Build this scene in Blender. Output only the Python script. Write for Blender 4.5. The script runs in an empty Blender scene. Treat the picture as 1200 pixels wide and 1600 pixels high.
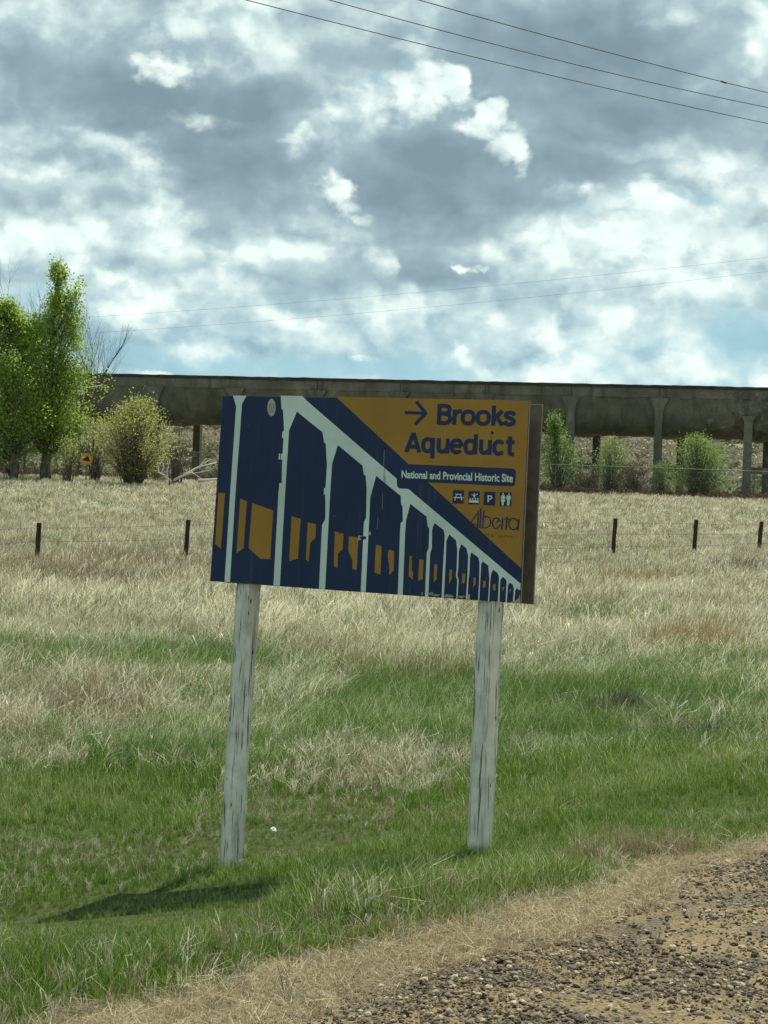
import bpy, bmesh, math, random
import numpy as np
from mathutils import Vector, Matrix, noise
from mathutils.geometry import tessellate_polygon

R = random.Random(7)
NR = np.random.RandomState(11)
scene = bpy.context.scene
COL = scene.collection

# ------------------------------------------------------------------ camera
CAM_H = 2.38
FOC = 3000.0                      # focal length in pixels of a 1200 x 1600 frame
PITCH = math.radians(1.24)
ROLL = math.radians(1.8)
f_ = Vector((0, math.cos(PITCH), -math.sin(PITCH)))
r0 = Vector((1, 0, 0)); u0 = r0.cross(f_)
r_ = r0 * math.cos(ROLL) + u0 * math.sin(ROLL)
u_ = -r0 * math.sin(ROLL) + u0 * math.cos(ROLL)
CAM = Vector((0, 0, CAM_H))
cd = bpy.data.cameras.new('camera')
cam = bpy.data.objects.new('camera', cd); COL.objects.link(cam)
cd.sensor_fit = 'VERTICAL'; cd.sensor_height = 36.0; cd.sensor_width = 27.0
cd.lens = FOC / 1600 * 36.0
cd.clip_start = 0.1; cd.clip_end = 6000
m = Matrix.Identity(4)
for i in range(3):
    m[i][0] = r_[i]; m[i][1] = u_[i]; m[i][2] = -f_[i]; m[i][3] = CAM[i]
cam.matrix_world = m
scene.camera = cam

def ray(px, py):
    return (f_ * FOC + r_ * (px - 600) - u_ * (py - 800)) / FOC
def at(px, py, D):
    return CAM + ray(px, py) * D
def azel(px, py):
    d = ray(px, py).normalized()
    return math.atan2(d.x, d.y), math.asin(d.z)
def pix(P):
    v = P - CAM; d = v.dot(f_)
    return 600 + v.dot(r_) / d * FOC, 800 - v.dot(u_) / d * FOC

# ------------------------------------------------------------------ light
SUN_DIR = Vector((0.28, 0.53, 1.0)).normalized()      # towards the sun
SUN_EL = math.asin(SUN_DIR.z)
SUN_AZ = math.atan2(SUN_DIR.x, SUN_DIR.y)
sd = bpy.data.lights.new('sun', 'SUN'); sd.energy = 5.0; sd.angle = math.radians(0.5)
sd.color = (1.0, 0.955, 0.87)
sun = bpy.data.objects.new('sun', sd); COL.objects.link(sun)
sun.rotation_euler = SUN_DIR.to_track_quat('Z', 'Y').to_euler()

scene.view_settings.view_transform = 'Standard'
scene.view_settings.look = 'None'
scene.view_settings.gamma = 1.0
scene.view_settings.exposure = 0.32
scene.view_settings.use_curve_mapping = False

class NB:
    """small node builder"""
    def __init__(s, tree): s.t = tree; s.n = tree.nodes; s.l = tree.links
    def put(s, sock, v):
        if isinstance(v, bpy.types.NodeSocket): s.l.new(v, sock)
        elif v is not None: sock.default_value = v
    def math(s, op, a, b=None, c=None, clamp=False):
        n = s.n.new('ShaderNodeMath'); n.operation = op; n.use_clamp = clamp
        s.put(n.inputs[0], a); s.put(n.inputs[1], b); s.put(n.inputs[2], c); return n.outputs[0]
    def vec(s, op, a, b=None, scale=None):
        n = s.n.new('ShaderNodeVectorMath'); n.operation = op
        s.put(n.inputs[0], a); s.put(n.inputs[1], b)
        if scale is not None: s.put(n.inputs['Scale'], scale)
        return n.outputs['Value'] if op in ('DOT_PRODUCT', 'LENGTH') else n.outputs[0]
    def noise(s, v, scale, detail=4, rough=0.5, dist=0.0, color=False):
        n = s.n.new('ShaderNodeTexNoise'); s.put(n.inputs['Vector'], v)
        n.inputs['Scale'].default_value = scale; n.inputs['Detail'].default_value = detail
        n.inputs['Roughness'].default_value = rough; n.inputs['Distortion'].default_value = dist
        return n.outputs['Color' if color else 'Fac']
    def voronoi(s, v, scale, out='Distance', feature='F1'):
        n = s.n.new('ShaderNodeTexVoronoi'); n.feature = feature; s.put(n.inputs['Vector'], v)
        n.inputs['Scale'].default_value = scale; return n.outputs[out]
    def ramp(s, f, stops, interp='LINEAR'):
        n = s.n.new('ShaderNodeValToRGB'); s.put(n.inputs[0], f); e = n.color_ramp.elements
        n.color_ramp.interpolation = interp
        while len(e) < len(stops): e.new(0.5)
        for k, (p, c) in enumerate(stops):
            e[k].position = p; e[k].color = (c[0], c[1], c[2], 1) if not isinstance(c, (int, float)) else (c, c, c, 1)
        return n.outputs[0]
    def mix(s, f, a, b, mode='MIX'):
        n = s.n.new('ShaderNodeMix'); n.data_type = 'RGBA'; n.blend_type = mode
        s.put(n.inputs[0], f)
        for sock, v in ((n.inputs[6], a), (n.inputs[7], b)):
            if isinstance(v, tuple) and len(v) == 3: v = (*v, 1)
            s.put(sock, v)
        return n.outputs[2]
    def smooth(s, f, lo, hi):
        n = s.n.new('ShaderNodeMapRange'); n.interpolation_type = 'SMOOTHSTEP'
        s.put(n.inputs[0], f); n.inputs[1].default_value = lo; n.inputs[2].default_value = hi
        return n.outputs[0]
    def comb(s, x, y, z):
        n = s.n.new('ShaderNodeCombineXYZ'); s.put(n.inputs[0], x); s.put(n.inputs[1], y); s.put(n.inputs[2], z); return n.outputs[0]
    def sep(s, v):
        n = s.n.new('ShaderNodeSeparateXYZ'); s.put(n.inputs[0], v); return n.outputs

# ------------------------------------------------------------------ sky
world = bpy.data.worlds.new('World'); scene.world = world; world.use_nodes = True
world.cycles.sampling_method = 'NONE'
scene.cycles.use_denoising = True; scene.cycles.denoising_prefilter = 'NONE'; scene.cycles.max_bounces = 5; scene.cycles.diffuse_bounces = 3; scene.cycles.glossy_bounces = 1; scene.cycles.transmission_bounces = 3
wt = world.node_tree; wt.nodes.clear(); B = NB(wt)
wo = wt.nodes.new('ShaderNodeOutputWorld')
tc = wt.nodes.new('ShaderNodeTexCoord').outputs['Generated']
dirv = B.vec('NORMALIZE', tc)
sx, sy, sz = B.sep(dirv)
az = B.math('ARCTAN2', sx, sy); el = B.math('ARCSINE', sz)
stretch = B.vec('MULTIPLY', dirv, (1, 1, 1.3))
elpos = B.math('MAXIMUM', el, 0.0)
# feature size shrinks towards the horizon, as a flat cloud layer does
persp = B.math('ADD', 1.0, B.math('MULTIPLY', 0.9, B.math('POWER', B.math('SUBTRACT', 1.0, B.math('MINIMUM', B.math('MULTIPLY', elpos, 3.6), 1.0)), 3.0)))
P_ae = B.comb(az, el, 0.0)
warp = B.noise(stretch, 15, 4, 0.6, color=True)
warp2 = B.noise(stretch, 62, 4, 0.62, color=True)
w1 = B.vec('SCALE', B.vec('SUBTRACT', warp, (0.5, 0.5, 0.5)), scale=0.052)
w2 = B.vec('SCALE', B.vec('SUBTRACT', warp2, (0.5, 0.5, 0.5)), scale=0.017)
Pw = B.vec('ADD', P_ae, B.vec('MULTIPLY', B.vec('ADD', w1, w2), (1, 0.8, 0)))
def blobs(lst, Pin):
    acc = None
    for (cx, cy, rx, ry, amp) in lst:
        a, e = azel(cx, cy)
        v = B.vec('MULTIPLY', B.vec('SUBTRACT', Pin, (a, e, 0)), (FOC / rx, FOC / ry, 0))
        q = B.math('SUBTRACT', 1.0, B.vec('DOT_PRODUCT', v, v), clamp=True)
        q = B.math('MULTIPLY', q, B.math('MULTIPLY', q, amp)) if False else B.math('MULTIPLY', q, amp)
        acc = q if acc is None else B.math('ADD', acc, q)
    return acc
SOFT = [  # px, py, rx, ry, amp : negative = slate base, positive = lighter veil
    (170, 135, 380, 75, -0.55), (330, 150, 240, 55, -0.35), (20, 235, 150, 25, -0.25),
    (400, 290, 210, 110, -0.45), (330, 240, 130, 70, -0.25), (140, 305, 120, 30, -0.3),
    (690, 290, 220, 95, -0.65), (620, 240, 150, 90, -0.2), (900, 110, 420, 110, -0.62), (1090, 190, 230, 55, -0.45),
    (860, 40, 220, 60, -0.25), (690, 410, 110, 45, -0.4), (530, 425, 160, 34, -0.18), (170, 400, 110, 30, -0.2),
    (930, 250, 160, 50, -0.3), (900, 455, 200, 18, -0.12), (300, 470, 200, 22, -0.16), (60, 430, 100, 40, -0.1),
    (80, 20, 190, 40, 0.22), (260, 20, 140, 40, 0.18), (420, 60, 90, 70, 0.18), (60, 200, 150, 22, 0.12),
    (550, 60, 120, 60, -0.15), (140, 260, 160, 50, 0.3), (260, 330, 80, 80, 0.35), (100, 350, 170, 60, 0.3),
    (480, 180, 90, 50, 0.12), (350, 390, 260, 50, 0.25), (880, 370, 330, 60, 0.4), (1100, 300, 200, 50, 0.3),
    (640, 470, 300, 50, 0.2), (1000, 420, 220, 70, 0.25), (240, 480, 160, 60, 0.22), (900, 530, 350, 70, 0.22),
    (540, 500, 160, 40, 0.15), (1040, 235, 180, 18, 0.3), (1180, 70, 60, 90, 0.4), (480, 380, 150, 25, 0.2)]
CRISP = [  # sunlit cumulus heads with crisp outlines
    (570, 180, 60, 46, 0.85), (640, 145, 100, 52, 1.15), (690, 130, 46, 40, 0.9), (275, 84, 74, 54, 0.85), (310, 15, 50, 22, 0.6),
    (462, 222, 32, 30, 0.7), (510, 270, 36, 44, 0.85), (535, 310, 24, 40, 0.8), (560, 345, 26, 16, 0.6),
    (745, 200, 40, 38, 0.8), (790, 232, 42, 34, 0.7), (815, 250, 26, 26, 0.65), (905, 300, 44, 20, 1.0),
    (1003, 302, 34, 22, 0.8), (1035, 30, 60, 24, 0.45), (1180, 50, 40, 90, 0.7),
    (650, 60, 30, 60, 0.5), (590, 405, 40, 34, 0.75), (640, 470, 50, 34, 0.6), (735, 404, 20, 10, 0.8),
    (960, 390, 110, 32, 0.7), (880, 375, 70, 40, 0.5), (1050, 350, 90, 40, 0.65), (1120, 390, 80, 36, 0.6), (780, 375, 80, 24, 0.5),
    (150, 215, 90, 26, 0.4), (80, 255, 120, 24, 0.5), (235, 250, 40, 60, 0.6), (265, 320, 46, 60, 0.6), (320, 185, 70, 20, 0.55),
    (30, 350, 50, 50, 0.6), (120, 370, 80, 40, 0.55), (150, 415, 70, 26, 0.6), (10, 385, 26, 20, 0.6),
    (210, 470, 70, 34, 0.55), (240, 505, 60, 18, 0.5), (240, 577, 60, 9, 1.0), (380, 540, 120, 20, 0.35), (460, 500, 90, 18, 0.4),
    (862, 520, 46, 30, 0.8), (890, 560, 60, 40, 0.9), (950, 575, 50, 30, 0.7), (850, 590, 80, 20, 0.8), (720, 548, 26, 22, 0.75),
    (780, 582, 40, 14, 0.7), (905, 480, 22, 34, 0.6), (1030, 450, 70, 34, 0.5), (980, 495, 26, 20, 0.6), (1060, 585, 60, 26, 0.55),
    (565, 565, 20, 9, 0.9), (1195, 580, 20, 30, 0.7), (1160, 440, 50, 30, 0.35), (540, 470, 90, 18, 0.35), (680, 510, 60, 16, 0.4)]
BLUE = [(585, 128, 34, 26, 0.6), (632, 95, 22, 26, 0.5), (470, 585, 260, 30, 0.75), (1110, 520, 130, 60, 0.8), (660, 575, 120, 30, 0.7),
        (1000, 560, 90, 40, 0.4), (240, 545, 140, 34, 0.6), (1070, 312, 40, 18, 0.5), (1180, 330, 60, 30, 0.3), (400, 575, 200, 30, 0.4),
        (780, 480, 120, 26, 0.3), (60, 480, 90, 40, 0.4), (350, 450, 150, 30, 0.2), (1150, 470, 90, 40, 0.5), (1190, 600, 120, 40, 0.4)]
nv = B.vec('ADD', stretch, B.vec('SCALE', w2, scale=0.7))
lit = (0.0030, 0.0, 0.011)                      # offset towards the light, for relief on the billows
def puffs(v):                                   # rounded heads with creases between them
    acc = None
    for sc_, am in ((17, 3.0), (41, 1.5), (90, 0.7)):
        q = B.math('MULTIPLY', B.math('ABSOLUTE', B.math('SUBTRACT', B.noise(v, sc_, 0, 0.5), 0.5)), am)
        acc = q if acc is None else B.math('ADD', acc, q)
    return acc
fb = B.noise(stretch, 11, 6, 0.55, 0.0)
bil = B.noise(nv, 34, 4, 0.55)
pf = puffs(nv); pf_up = puffs(B.vec('ADD', nv, lit))
relief = B.math('SUBTRACT', pf, pf_up)
low = B.math('SUBTRACT', 1.0, B.smooth(el, 0.02, 0.13))
soft = blobs(SOFT, B.vec('ADD', P_ae, w1))
crisp = blobs(CRISP, Pw)
blue = blobs(BLUE, Pw)
hi_dark = B.smooth(el, 0.03, 0.16)
out_frame = B.smooth(el, 0.22, 0.5)
L = B.math('ADD', 0.52, B.math('MULTIPLY', B.math('SUBTRACT', fb, 0.5), 1.25))
L = B.math('ADD', L, B.math('MULTIPLY', hi_dark, -0.03))
L = B.math('ADD', L, B.math('MULTIPLY', low, 0.06))
L = B.math('ADD', L, B.math('MULTIPLY', soft, 0.60))
L = B.math('ADD', L, B.math('MULTIPLY', crisp, 0.26))
calm = B.smooth(L, 0.15, 0.75)                     # smooth grey bases, billowing lit parts
L = B.math('ADD', L, B.math('MULTIPLY', B.math('ADD', B.math('MULTIPLY', relief, 0.40), B.math('MULTIPLY', B.math('SUBTRACT', bil, 0.5), 0.95)), B.math('ADD', 0.40, B.math('MULTIPLY', calm, 0.65))))
softhi = B.ramp(L, [(0.0, (0.205, 0.300, 0.350)), (0.25, (0.280, 0.395, 0.450)), (0.45, (0.370, 0.500, 0.545)), (0.68, (0.55, 0.695, 0.700)), (0.92, (0.82, 0.95, 0.90))])
softlo = B.ramp(L, [(0.0, (0.225, 0.365, 0.435)), (0.28, (0.300, 0.485, 0.560)), (0.50, (0.420, 0.625, 0.690)), (0.72, (0.61, 0.79, 0.80)), (0.94, (0.84, 0.96, 0.91))])
softcol = B.mix(low, softhi, softlo)
cn = B.math('MULTIPLY', crisp, B.math('ADD', 0.64, B.math('ADD', B.math('MULTIPLY', B.math('SUBTRACT', bil, 0.5), 3.3), B.math('MULTIPLY', B.math('SUBTRACT', pf, 0.5), 0.9))))
cmask = B.math('MULTIPLY', B.smooth(cn, 0.10, 0.86), 1.0)
shade = B.math('ADD', 0.62, B.math('MULTIPLY', relief, 0.6))
crispcol = B.ramp(shade, [(0.2, (0.50, 0.64, 0.665)), (0.55, (0.74, 0.88, 0.85)), (0.85, (0.95, 1.05, 0.98))])
cloudcol = B.mix(cmask, softcol, crispcol)
# clear sky where the cloud breaks
bn = B.math('ADD', blue, B.math('MULTIPLY', B.math('SUBTRACT', B.noise(nv, 24, 4, 0.55), 0.5), 1.6))
bn = B.math('ADD', bn, B.math('MULTIPLY', out_frame, 0.12))
bmask = B.math('MULTIPLY', B.smooth(bn, 0.15, 0.95), B.math('SUBTRACT', 1.0, cmask))
sky = wt.nodes.new('ShaderNodeTexSky'); sky.sky_type = 'NISHITA'; sky.sun_disc = False
sky.sun_elevation = SUN_EL; sky.sun_rotation = SUN_AZ; sky.dust_density = 0.3; sky.air_density = 1.2; sky.ozone_density = 3.0; sky.altitude = 700
bg1 = wt.nodes.new('ShaderNodeBackground'); bg1.inputs['Strength'].default_value = 0.067
wt.links.new(B.mix(0.86, sky.outputs[0], (4.1, 7.5, 8.9)), bg1.inputs['Color'])
bg2 = wt.nodes.new('ShaderNodeBackground'); bg2.inputs['Strength'].default_value = 0.87
wt.links.new(cloudcol, bg2.inputs['Color'])
ms = wt.nodes.new('ShaderNodeMixShader')
wt.links.new(B.math('SUBTRACT', 1.0, B.math('MULTIPLY', bmask, 0.8)), ms.inputs[0])
wt.links.new(bg1.outputs[0], ms.inputs[1]); wt.links.new(bg2.outputs[0], ms.inputs[2])
wt.links.new(ms.outputs[0], wo.inputs['Surface'])

# ------------------------------------------------------------------ helpers
def tag(o, label=None, cat=None, group=None, kind=None):
    if label: o['label'] = label
    if cat: o['category'] = cat
    if group: o['group'] = group
    if kind: o['kind'] = kind
    return o
def empty(name, loc=(0, 0, 0), rz=0.0):
    o = bpy.data.objects.new(name, None); COL.objects.link(o)
    o.location = loc; o.rotation_euler = (0, 0, rz); o.empty_display_size = 0.2
    return o
def link(name, me, mat, parent=None, loc=None, link_it=True):
    o = bpy.data.objects.new(name, me)
    if link_it: COL.objects.link(o)
    if mat is not None and (not me.materials): me.materials.append(mat)
    if parent is not None: o.parent = parent
    if loc is not None: o.location = loc
    return o
class MB:
    """collects world (or local) geometry for one mesh"""
    def __init__(s): s.v = []; s.f = []; s.t = []
    def face(s, pts):
        k = len(s.v); s.v += [tuple(p) for p in pts]; s.f.append(tuple(range(k, k + len(pts))))
    def poly(s, pts):
        k = len(s.v); s.v += [tuple(p) for p in pts]
        for t in tessellate_polygon([[Vector(p) for p in pts]]): s.f.append(tuple(k + i for i in t))
    def box(s, c, sx, sy, sz, ax=(1, 0, 0), ay=(0, 1, 0), az_=(0, 0, 1)):
        c = Vector(c); ax = Vector(ax); ay = Vector(ay); az_ = Vector(az_); k = len(s.v)
        for i in (-1, 1):
            for j in (-1, 1):
                for l in (-1, 1):
                    s.v.append(tuple(c + ax * (i * sx / 2) + ay * (j * sy / 2) + az_ * (l * sz / 2)))
        for q in ((0, 1, 3, 2), (4, 6, 7, 5), (0, 4, 5, 1), (2, 3, 7, 6), (0, 2, 6, 4), (1, 5, 7, 3)):
            s.f.append(tuple(k + i for i in q))
    def tube(s, pts, rad, n=6, cap=True):
        pts = [Vector(p) for p in pts]; k = len(s.v); m_ = len(pts)
        prev = None
        for i, p in enumerate(pts):
            t = (pts[min(i + 1, m_ - 1)] - pts[max(i - 1, 0)])
            if t.length < 1e-9: t = Vector((0, 0, 1))
            t.normalize()
            if prev is None:
                a = Vector((1, 0, 0)) if abs(t.x) < 0.8 else Vector((0, 1, 0))
                b = t.cross(a).normalized()
            else: b = (prev - t * prev.dot(t)).normalized()
            prev = b; c = t.cross(b)
            rr = rad[i] if isinstance(rad, (list, tuple)) else rad
            for j in range(n):
                an = 2 * math.pi * j / n
                s.v.append(tuple(p + (b * math.cos(an) + c * math.sin(an)) * rr))
        for i in range(m_ - 1):
            for j in range(n):
                a = k + i * n + j; b2 = k + i * n + (j + 1) % n
                s.f.append((a, b2, b2 + n, a + n))
        if cap:
            s.f.append(tuple(k + j for j in range(n))[::-1]); s.f.append(tuple(k + (m_ - 1) * n + j for j in range(n)))
    def mesh(s, name, smooth=False, tint=None):
        me = bpy.data.meshes.new(name); me.from_pydata(s.v, [], s.f)
        if smooth: me.polygons.foreach_set('use_smooth', [True] * len(me.polygons))
        if tint is not None:
            a = me.attributes.new('tint', 'FLOAT', 'FACE'); a.data.foreach_set('value', tint)
        me.update(); return me
    def build(s, name, mat, parent=None, smooth=False, tint=None):
        return link(name, s.mesh(name, smooth, tint), mat, parent)

def material(name, rough=0.9, spec=0.25):
    mt = bpy.data.materials.new(name); mt.use_nodes = True
    nb = NB(mt.node_tree); bsdf = nb.n['Principled BSDF']
    bsdf.inputs['Roughness'].default_value = rough
    bsdf.inputs['Specular IOR Level'].default_value = spec
    return mt, nb, bsdf
def pos(nb):
    return nb.n.new('ShaderNodeNewGeometry').outputs['Position']
def objc(nb):
    return nb.n.new('ShaderNodeTexCoord').outputs['Object']
def attr(nb, name, typ='GEOMETRY', out='Fac'):
    n = nb.n.new('ShaderNodeAttribute'); n.attribute_name = name; n.attribute_type = typ; return n.outputs[out]
def bump(nb, bsdf, h, strength=0.5, dist=0.01):
    n = nb.n.new('ShaderNodeBump'); n.inputs['Strength'].default_value = strength
    n.inputs['Distance'].default_value = dist; nb.put(n.inputs['Height'], h)
    nb.l.new(n.outputs[0], bsdf.inputs['Normal'])
def plain(name, col, rough=0.8, var=0.15, scale=20, bmp=0.0):
    mt, nb, b = material(name, rough)
    n = nb.noise(pos(nb), scale, 5, 0.6)
    c = nb.ramp(n, [(0.25, tuple(x * (1 - var) for x in col)), (0.75, tuple(min(1, x * (1 + var)) for x in col))])
    nb.put(b.inputs['Base Color'], c)
    if bmp: bump(nb, b, n, bmp, 0.01)
    return mt
def foliage(name, dark, light, trans=0.45, rough=0.6, tint_type='GEOMETRY', dry=None):
    mt = bpy.data.materials.new(name); mt.use_nodes = True; nb = NB(mt.node_tree); nb.n.clear()
    out = nb.n.new('ShaderNodeOutputMaterial')
    t = attr(nb, 'tint', tint_type)
    if tint_type == 'INSTANCER': t = nb.math('ADD', t, attr(nb, 'blade'), clamp=True)
    c = nb.ramp(t, [(0.0, dark), (1.0, light)] if dry is None else [(0.0, dark), (0.86, light), (0.94, dry), (1.0, tuple(x * 1.25 for x in dry))])
    d = nb.n.new('ShaderNodeBsdfPrincipled'); d.inputs['Roughness'].default_value = rough
    d.inputs['Specular IOR Level'].default_value = 0.3
    nb.put(d.inputs['Base Color'], c)
    tr = nb.n.new('ShaderNodeBsdfTranslucent'); nb.put(tr.inputs['Color'], nb.mix(0.5, c, tuple(min(1, x * 1.3) for x in light)))
    mx = nb.n.new('ShaderNodeMixShader'); mx.inputs[0].default_value = trans
    nb.l.new(d.outputs[0], mx.inputs[1]); nb.l.new(tr.outputs[0], mx.inputs[2]); nb.l.new(mx.outputs[0], out.inputs['Surface'])
    return mt

# ------------------------------------------------------------------ terrain
ROAD_A = np.array([-0.27, 6.8]); ROAD_T = np.array([0.572, 0.820]); ROAD_N = np.array([-0.820, 0.572])
def road_d(x, y):
    return (np.asarray(x) - ROAD_A[0]) * ROAD_N[0] + (np.asarray(y) - ROAD_A[1]) * ROAD_N[1]
def sstep(x, a, b):
    t = np.clip((x - a) / (b - a), 0, 1); return t * t * (3 - 2 * t)
def lumps(x, y, s, seed=0.0):
    x = np.asarray(x, float) * s + seed; y = np.asarray(y, float) * s - seed * 1.7
    return (np.sin(x * 1.0 + 1.3 * np.sin(y * 0.7)) + np.sin(y * 1.31 + 1.1 * np.sin(x * 0.83 + 2)) + 0.6 * np.sin(2.3 * x - 1.9 * y + 1.0) + 0.5 * np.sin(3.1 * y + 2.2 * x)) / 3.1
def height(x, y):
    x = np.asarray(x, float); y = np.asarray(y, float)
    d = road_d(x, y)
    z = np.interp(d, [-60, -8, -4, -0.3, 0, 0.8, 1.5, 3.1, 6, 12, 30, 300], [0.3, 0.5, 0.55, 0.43, 0.40, 0.34, 0.27, 0.0, -0.22, -0.34, -0.38, -0.38])
    z = z + 1.55 * sstep(y, 62, 122) - 0.045 * np.exp(-((x + 1.7) / .8) ** 2 - ((y - 9.6) / .8) ** 2)
    hill = 8.6 * sstep(y + 0.22 * x, 158, 232) + 1.2 * sstep(y, 300, 600)
    z = z + hill + (0.9 * lumps(x, y, 0.09, 3) + 0.5 * lumps(x, y, 0.27, 1)) * sstep(y, 150, 180) * (1 - 0.7 * sstep(y, 400, 600))
    z = z + 0.05 * lumps(x, y, 0.6, 5) * sstep(d, 2.5, 6) + 0.018 * lumps(x, y, 2.6, 8) * sstep(d, 0.0, 1.0)
    return z
def H(x, y): return float(height(x, y))
def ground_at(px, py, dmax=260):
    d = ray(px, py); t = 4.0
    while t < dmax:
        p = CAM + d * t
        if p.z < H(p.x, p.y): break
        t += 0.05 if t < 20 else 0.25
    return Vector((p.x, p.y, H(p.x, p.y)))

def axis(lims):
    out = []
    for a, b, s in lims: out += list(np.arange(a, b, s))
    return np.array(out + [lims[-1][1]])
xs = axis([(-700, -120, 40), (-120, -30, 5), (-30, -6, 0.8), (-6, 6, 0.16), (6, 30, 0.8), (30, 120, 5), (120, 700, 40)])
ys = axis([(-60, 4, 2.0), (4, 16, 0.16), (16, 40, 0.6), (40, 150, 2.0), (150, 260, 1.6), (260, 1200, 30)])
def grid_mesh(name, xs, ys, zoff=0.0, keep=None):
    X, Y = np.meshgrid(xs, ys); Z = height(X, Y) + zoff
    v = np.stack([X.ravel(), Y.ravel(), Z.ravel()], 1)
    nx = len(xs); ny = len(ys)
    i = np.arange(nx * ny).reshape(ny, nx)
    q = np.stack([i[:-1, :-1].ravel(), i[:-1, 1:].ravel(), i[1:, 1:].ravel(), i[1:, :-1].ravel()], 1)
    me = bpy.data.meshes.new(name); me.from_pydata(v.tolist(), [], q.tolist())
    me.polygons.foreach_set('use_smooth', [True] * len(me.polygons)); me.update(); return me

# ground soil and thatch material
mt_ground, nb, b = material('field_thatch', 1.0, 0.05)
P = pos(nb)
nA = nb.noise(P, 0.35, 6, 0.6); nB_ = nb.noise(P, 9.0, 6, 0.7); nC = nb.noise(P, 60.0, 4, 0.7)
straw = nb.ramp(nB_, [(0.3, (0.065, 0.055, 0.03)), (0.7, (0.17, 0.15, 0.09))])
green = nb.ramp(nB_, [(0.3, (0.018, 0.035, 0.008)), (0.7, (0.06, 0.09, 0.022))])
px_, py_, pz_ = nb.sep(P)
near = nb.math('SUBTRACT', 1.0, nb.smooth(py_, 14, 34))
gm = nb.math('ADD', nb.math('MULTIPLY', near, 0.75), nb.math('MULTIPLY', nb.smooth(nA, 0.5, 0.68), 0.4), clamp=True)
dn = nb.math('ADD', nb.math('MULTIPLY', nb.math('SUBTRACT', px_, ROAD_A[0]), ROAD_N[0]), nb.math('MULTIPLY', nb.math('SUBTRACT', py_, ROAD_A[1]), ROAD_N[1]))
dwob = nb.math('ADD', dn, nb.math('MULTIPLY', nb.math('SUBTRACT', nb.noise(P, 1.6, 4, 0.6), 0.5), 0.6))
verge = nb.smooth(dwob, 0.18, 0.38)
gm = nb.math('MULTIPLY', gm, verge)
hillm = nb.smooth(py_, 150, 170)
gm2 = nb.math('MULTIPLY', gm, nb.math('SUBTRACT', 1.0, hillm))
c = nb.mix(gm2, straw, green)
soil = nb.ramp(nC, [(0.3, (0.20, 0.155, 0.09)), (0.7, (0.40, 0.325, 0.20))])
far_f = nb.smooth(py_, 40, 75)
c = nb.mix(far_f, c, nb.ramp(nB_, [(0.3, (0.15, 0.14, 0.085)), (0.7, (0.30, 0.28, 0.18))]))
c = nb.mix(nb.math('SUBTRACT', 1.0, verge), c, soil)
hcol = nb.ramp(nb.noise(P, 0.6, 7, 0.7), [(0.3, (0.13, 0.125, 0.075)), (0.5, (0.22, 0.205, 0.13)), (0.7, (0.30, 0.275, 0.19))])
hcol = nb.mix(nb.smooth(pz_, 2.6, 4.0), (0.13, 0.16, 0.07), hcol)
c = nb.mix(hillm, c, hcol)
nb.put(b.inputs['Base Color'], c)
bump(nb, b, nb.math('ADD', nC, nb.math('MULTIPLY', nB_, 2.0)), 0.6, 0.02)
ground = link('ground', grid_mesh('ground', xs, ys), mt_ground); tag(ground, kind='structure')

# gravel road sheet, laid on the shoulder with a ragged edge
mt_road, nb, b = material('gravel_road_soil', 0.95, 0.15)
P = pos(nb)
n1 = nb.noise(P, 2.2, 5, 0.6); n2 = nb.noise(P, 45, 6, 0.75); n3 = nb.voronoi(P, 75)
sand = nb.ramp(n2, [(0.3, (0.12, 0.088, 0.042)), (0.55, (0.27, 0.205, 0.105)), (0.75, (0.42, 0.335, 0.185))])
grit = nb.ramp(n3, [(0.05, (0.30, 0.25, 0.17)), (0.6, (0.09, 0.07, 0.045))])
nb.put(b.inputs['Base Color'], nb.mix(nb.smooth(n1, 0.42, 0.62), sand, grit))
bump(nb, b, nb.math('ADD', n2, nb.math('MULTIPLY', n3, -1.2)), 0.9, 0.012)
mb = MB(); cols = 24; rows = 220; base = 0
ds = [-0.0] + list(-np.linspace(0.12, 9.0, cols))
vv = []
for i in range(rows + 1):
    s = -12 + i * 0.25 if i < 160 else 28 + (i - 160) * 3.0
    for j, d0 in enumerate(ds):
        d = d0 + (0.17 * noise.noise(Vector((s * 1.1, 3.3, 0))) + 0.09 * noise.noise(Vector((s * 5, 1.3, 0))) if j == 0 else 0)
        x = ROAD_A[0] + ROAD_T[0] * s + ROAD_N[0] * d; y = ROAD_A[1] + ROAD_T[1] * s + ROAD_N[1] * d
        vv.append((x, y, H(x, y) + 0.006 + 0.012 * noise.noise(Vector((x * 4, y * 4, 0)))+0.008))
w = len(ds)
ff = [(i * w + j, i * w + j + 1, (i + 1) * w + j + 1, (i + 1) * w + j) for i in range(rows) for j in range(w - 1)]
me = bpy.data.meshes.new('gravel_road'); me.from_pydata(vv, [], [f[::-1] for f in ff]); me.update()
me.polygons.foreach_set('use_smooth', [True] * len(me.polygons))
road = link('gravel_road', me, mt_road); tag(road, kind='structure')

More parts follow.
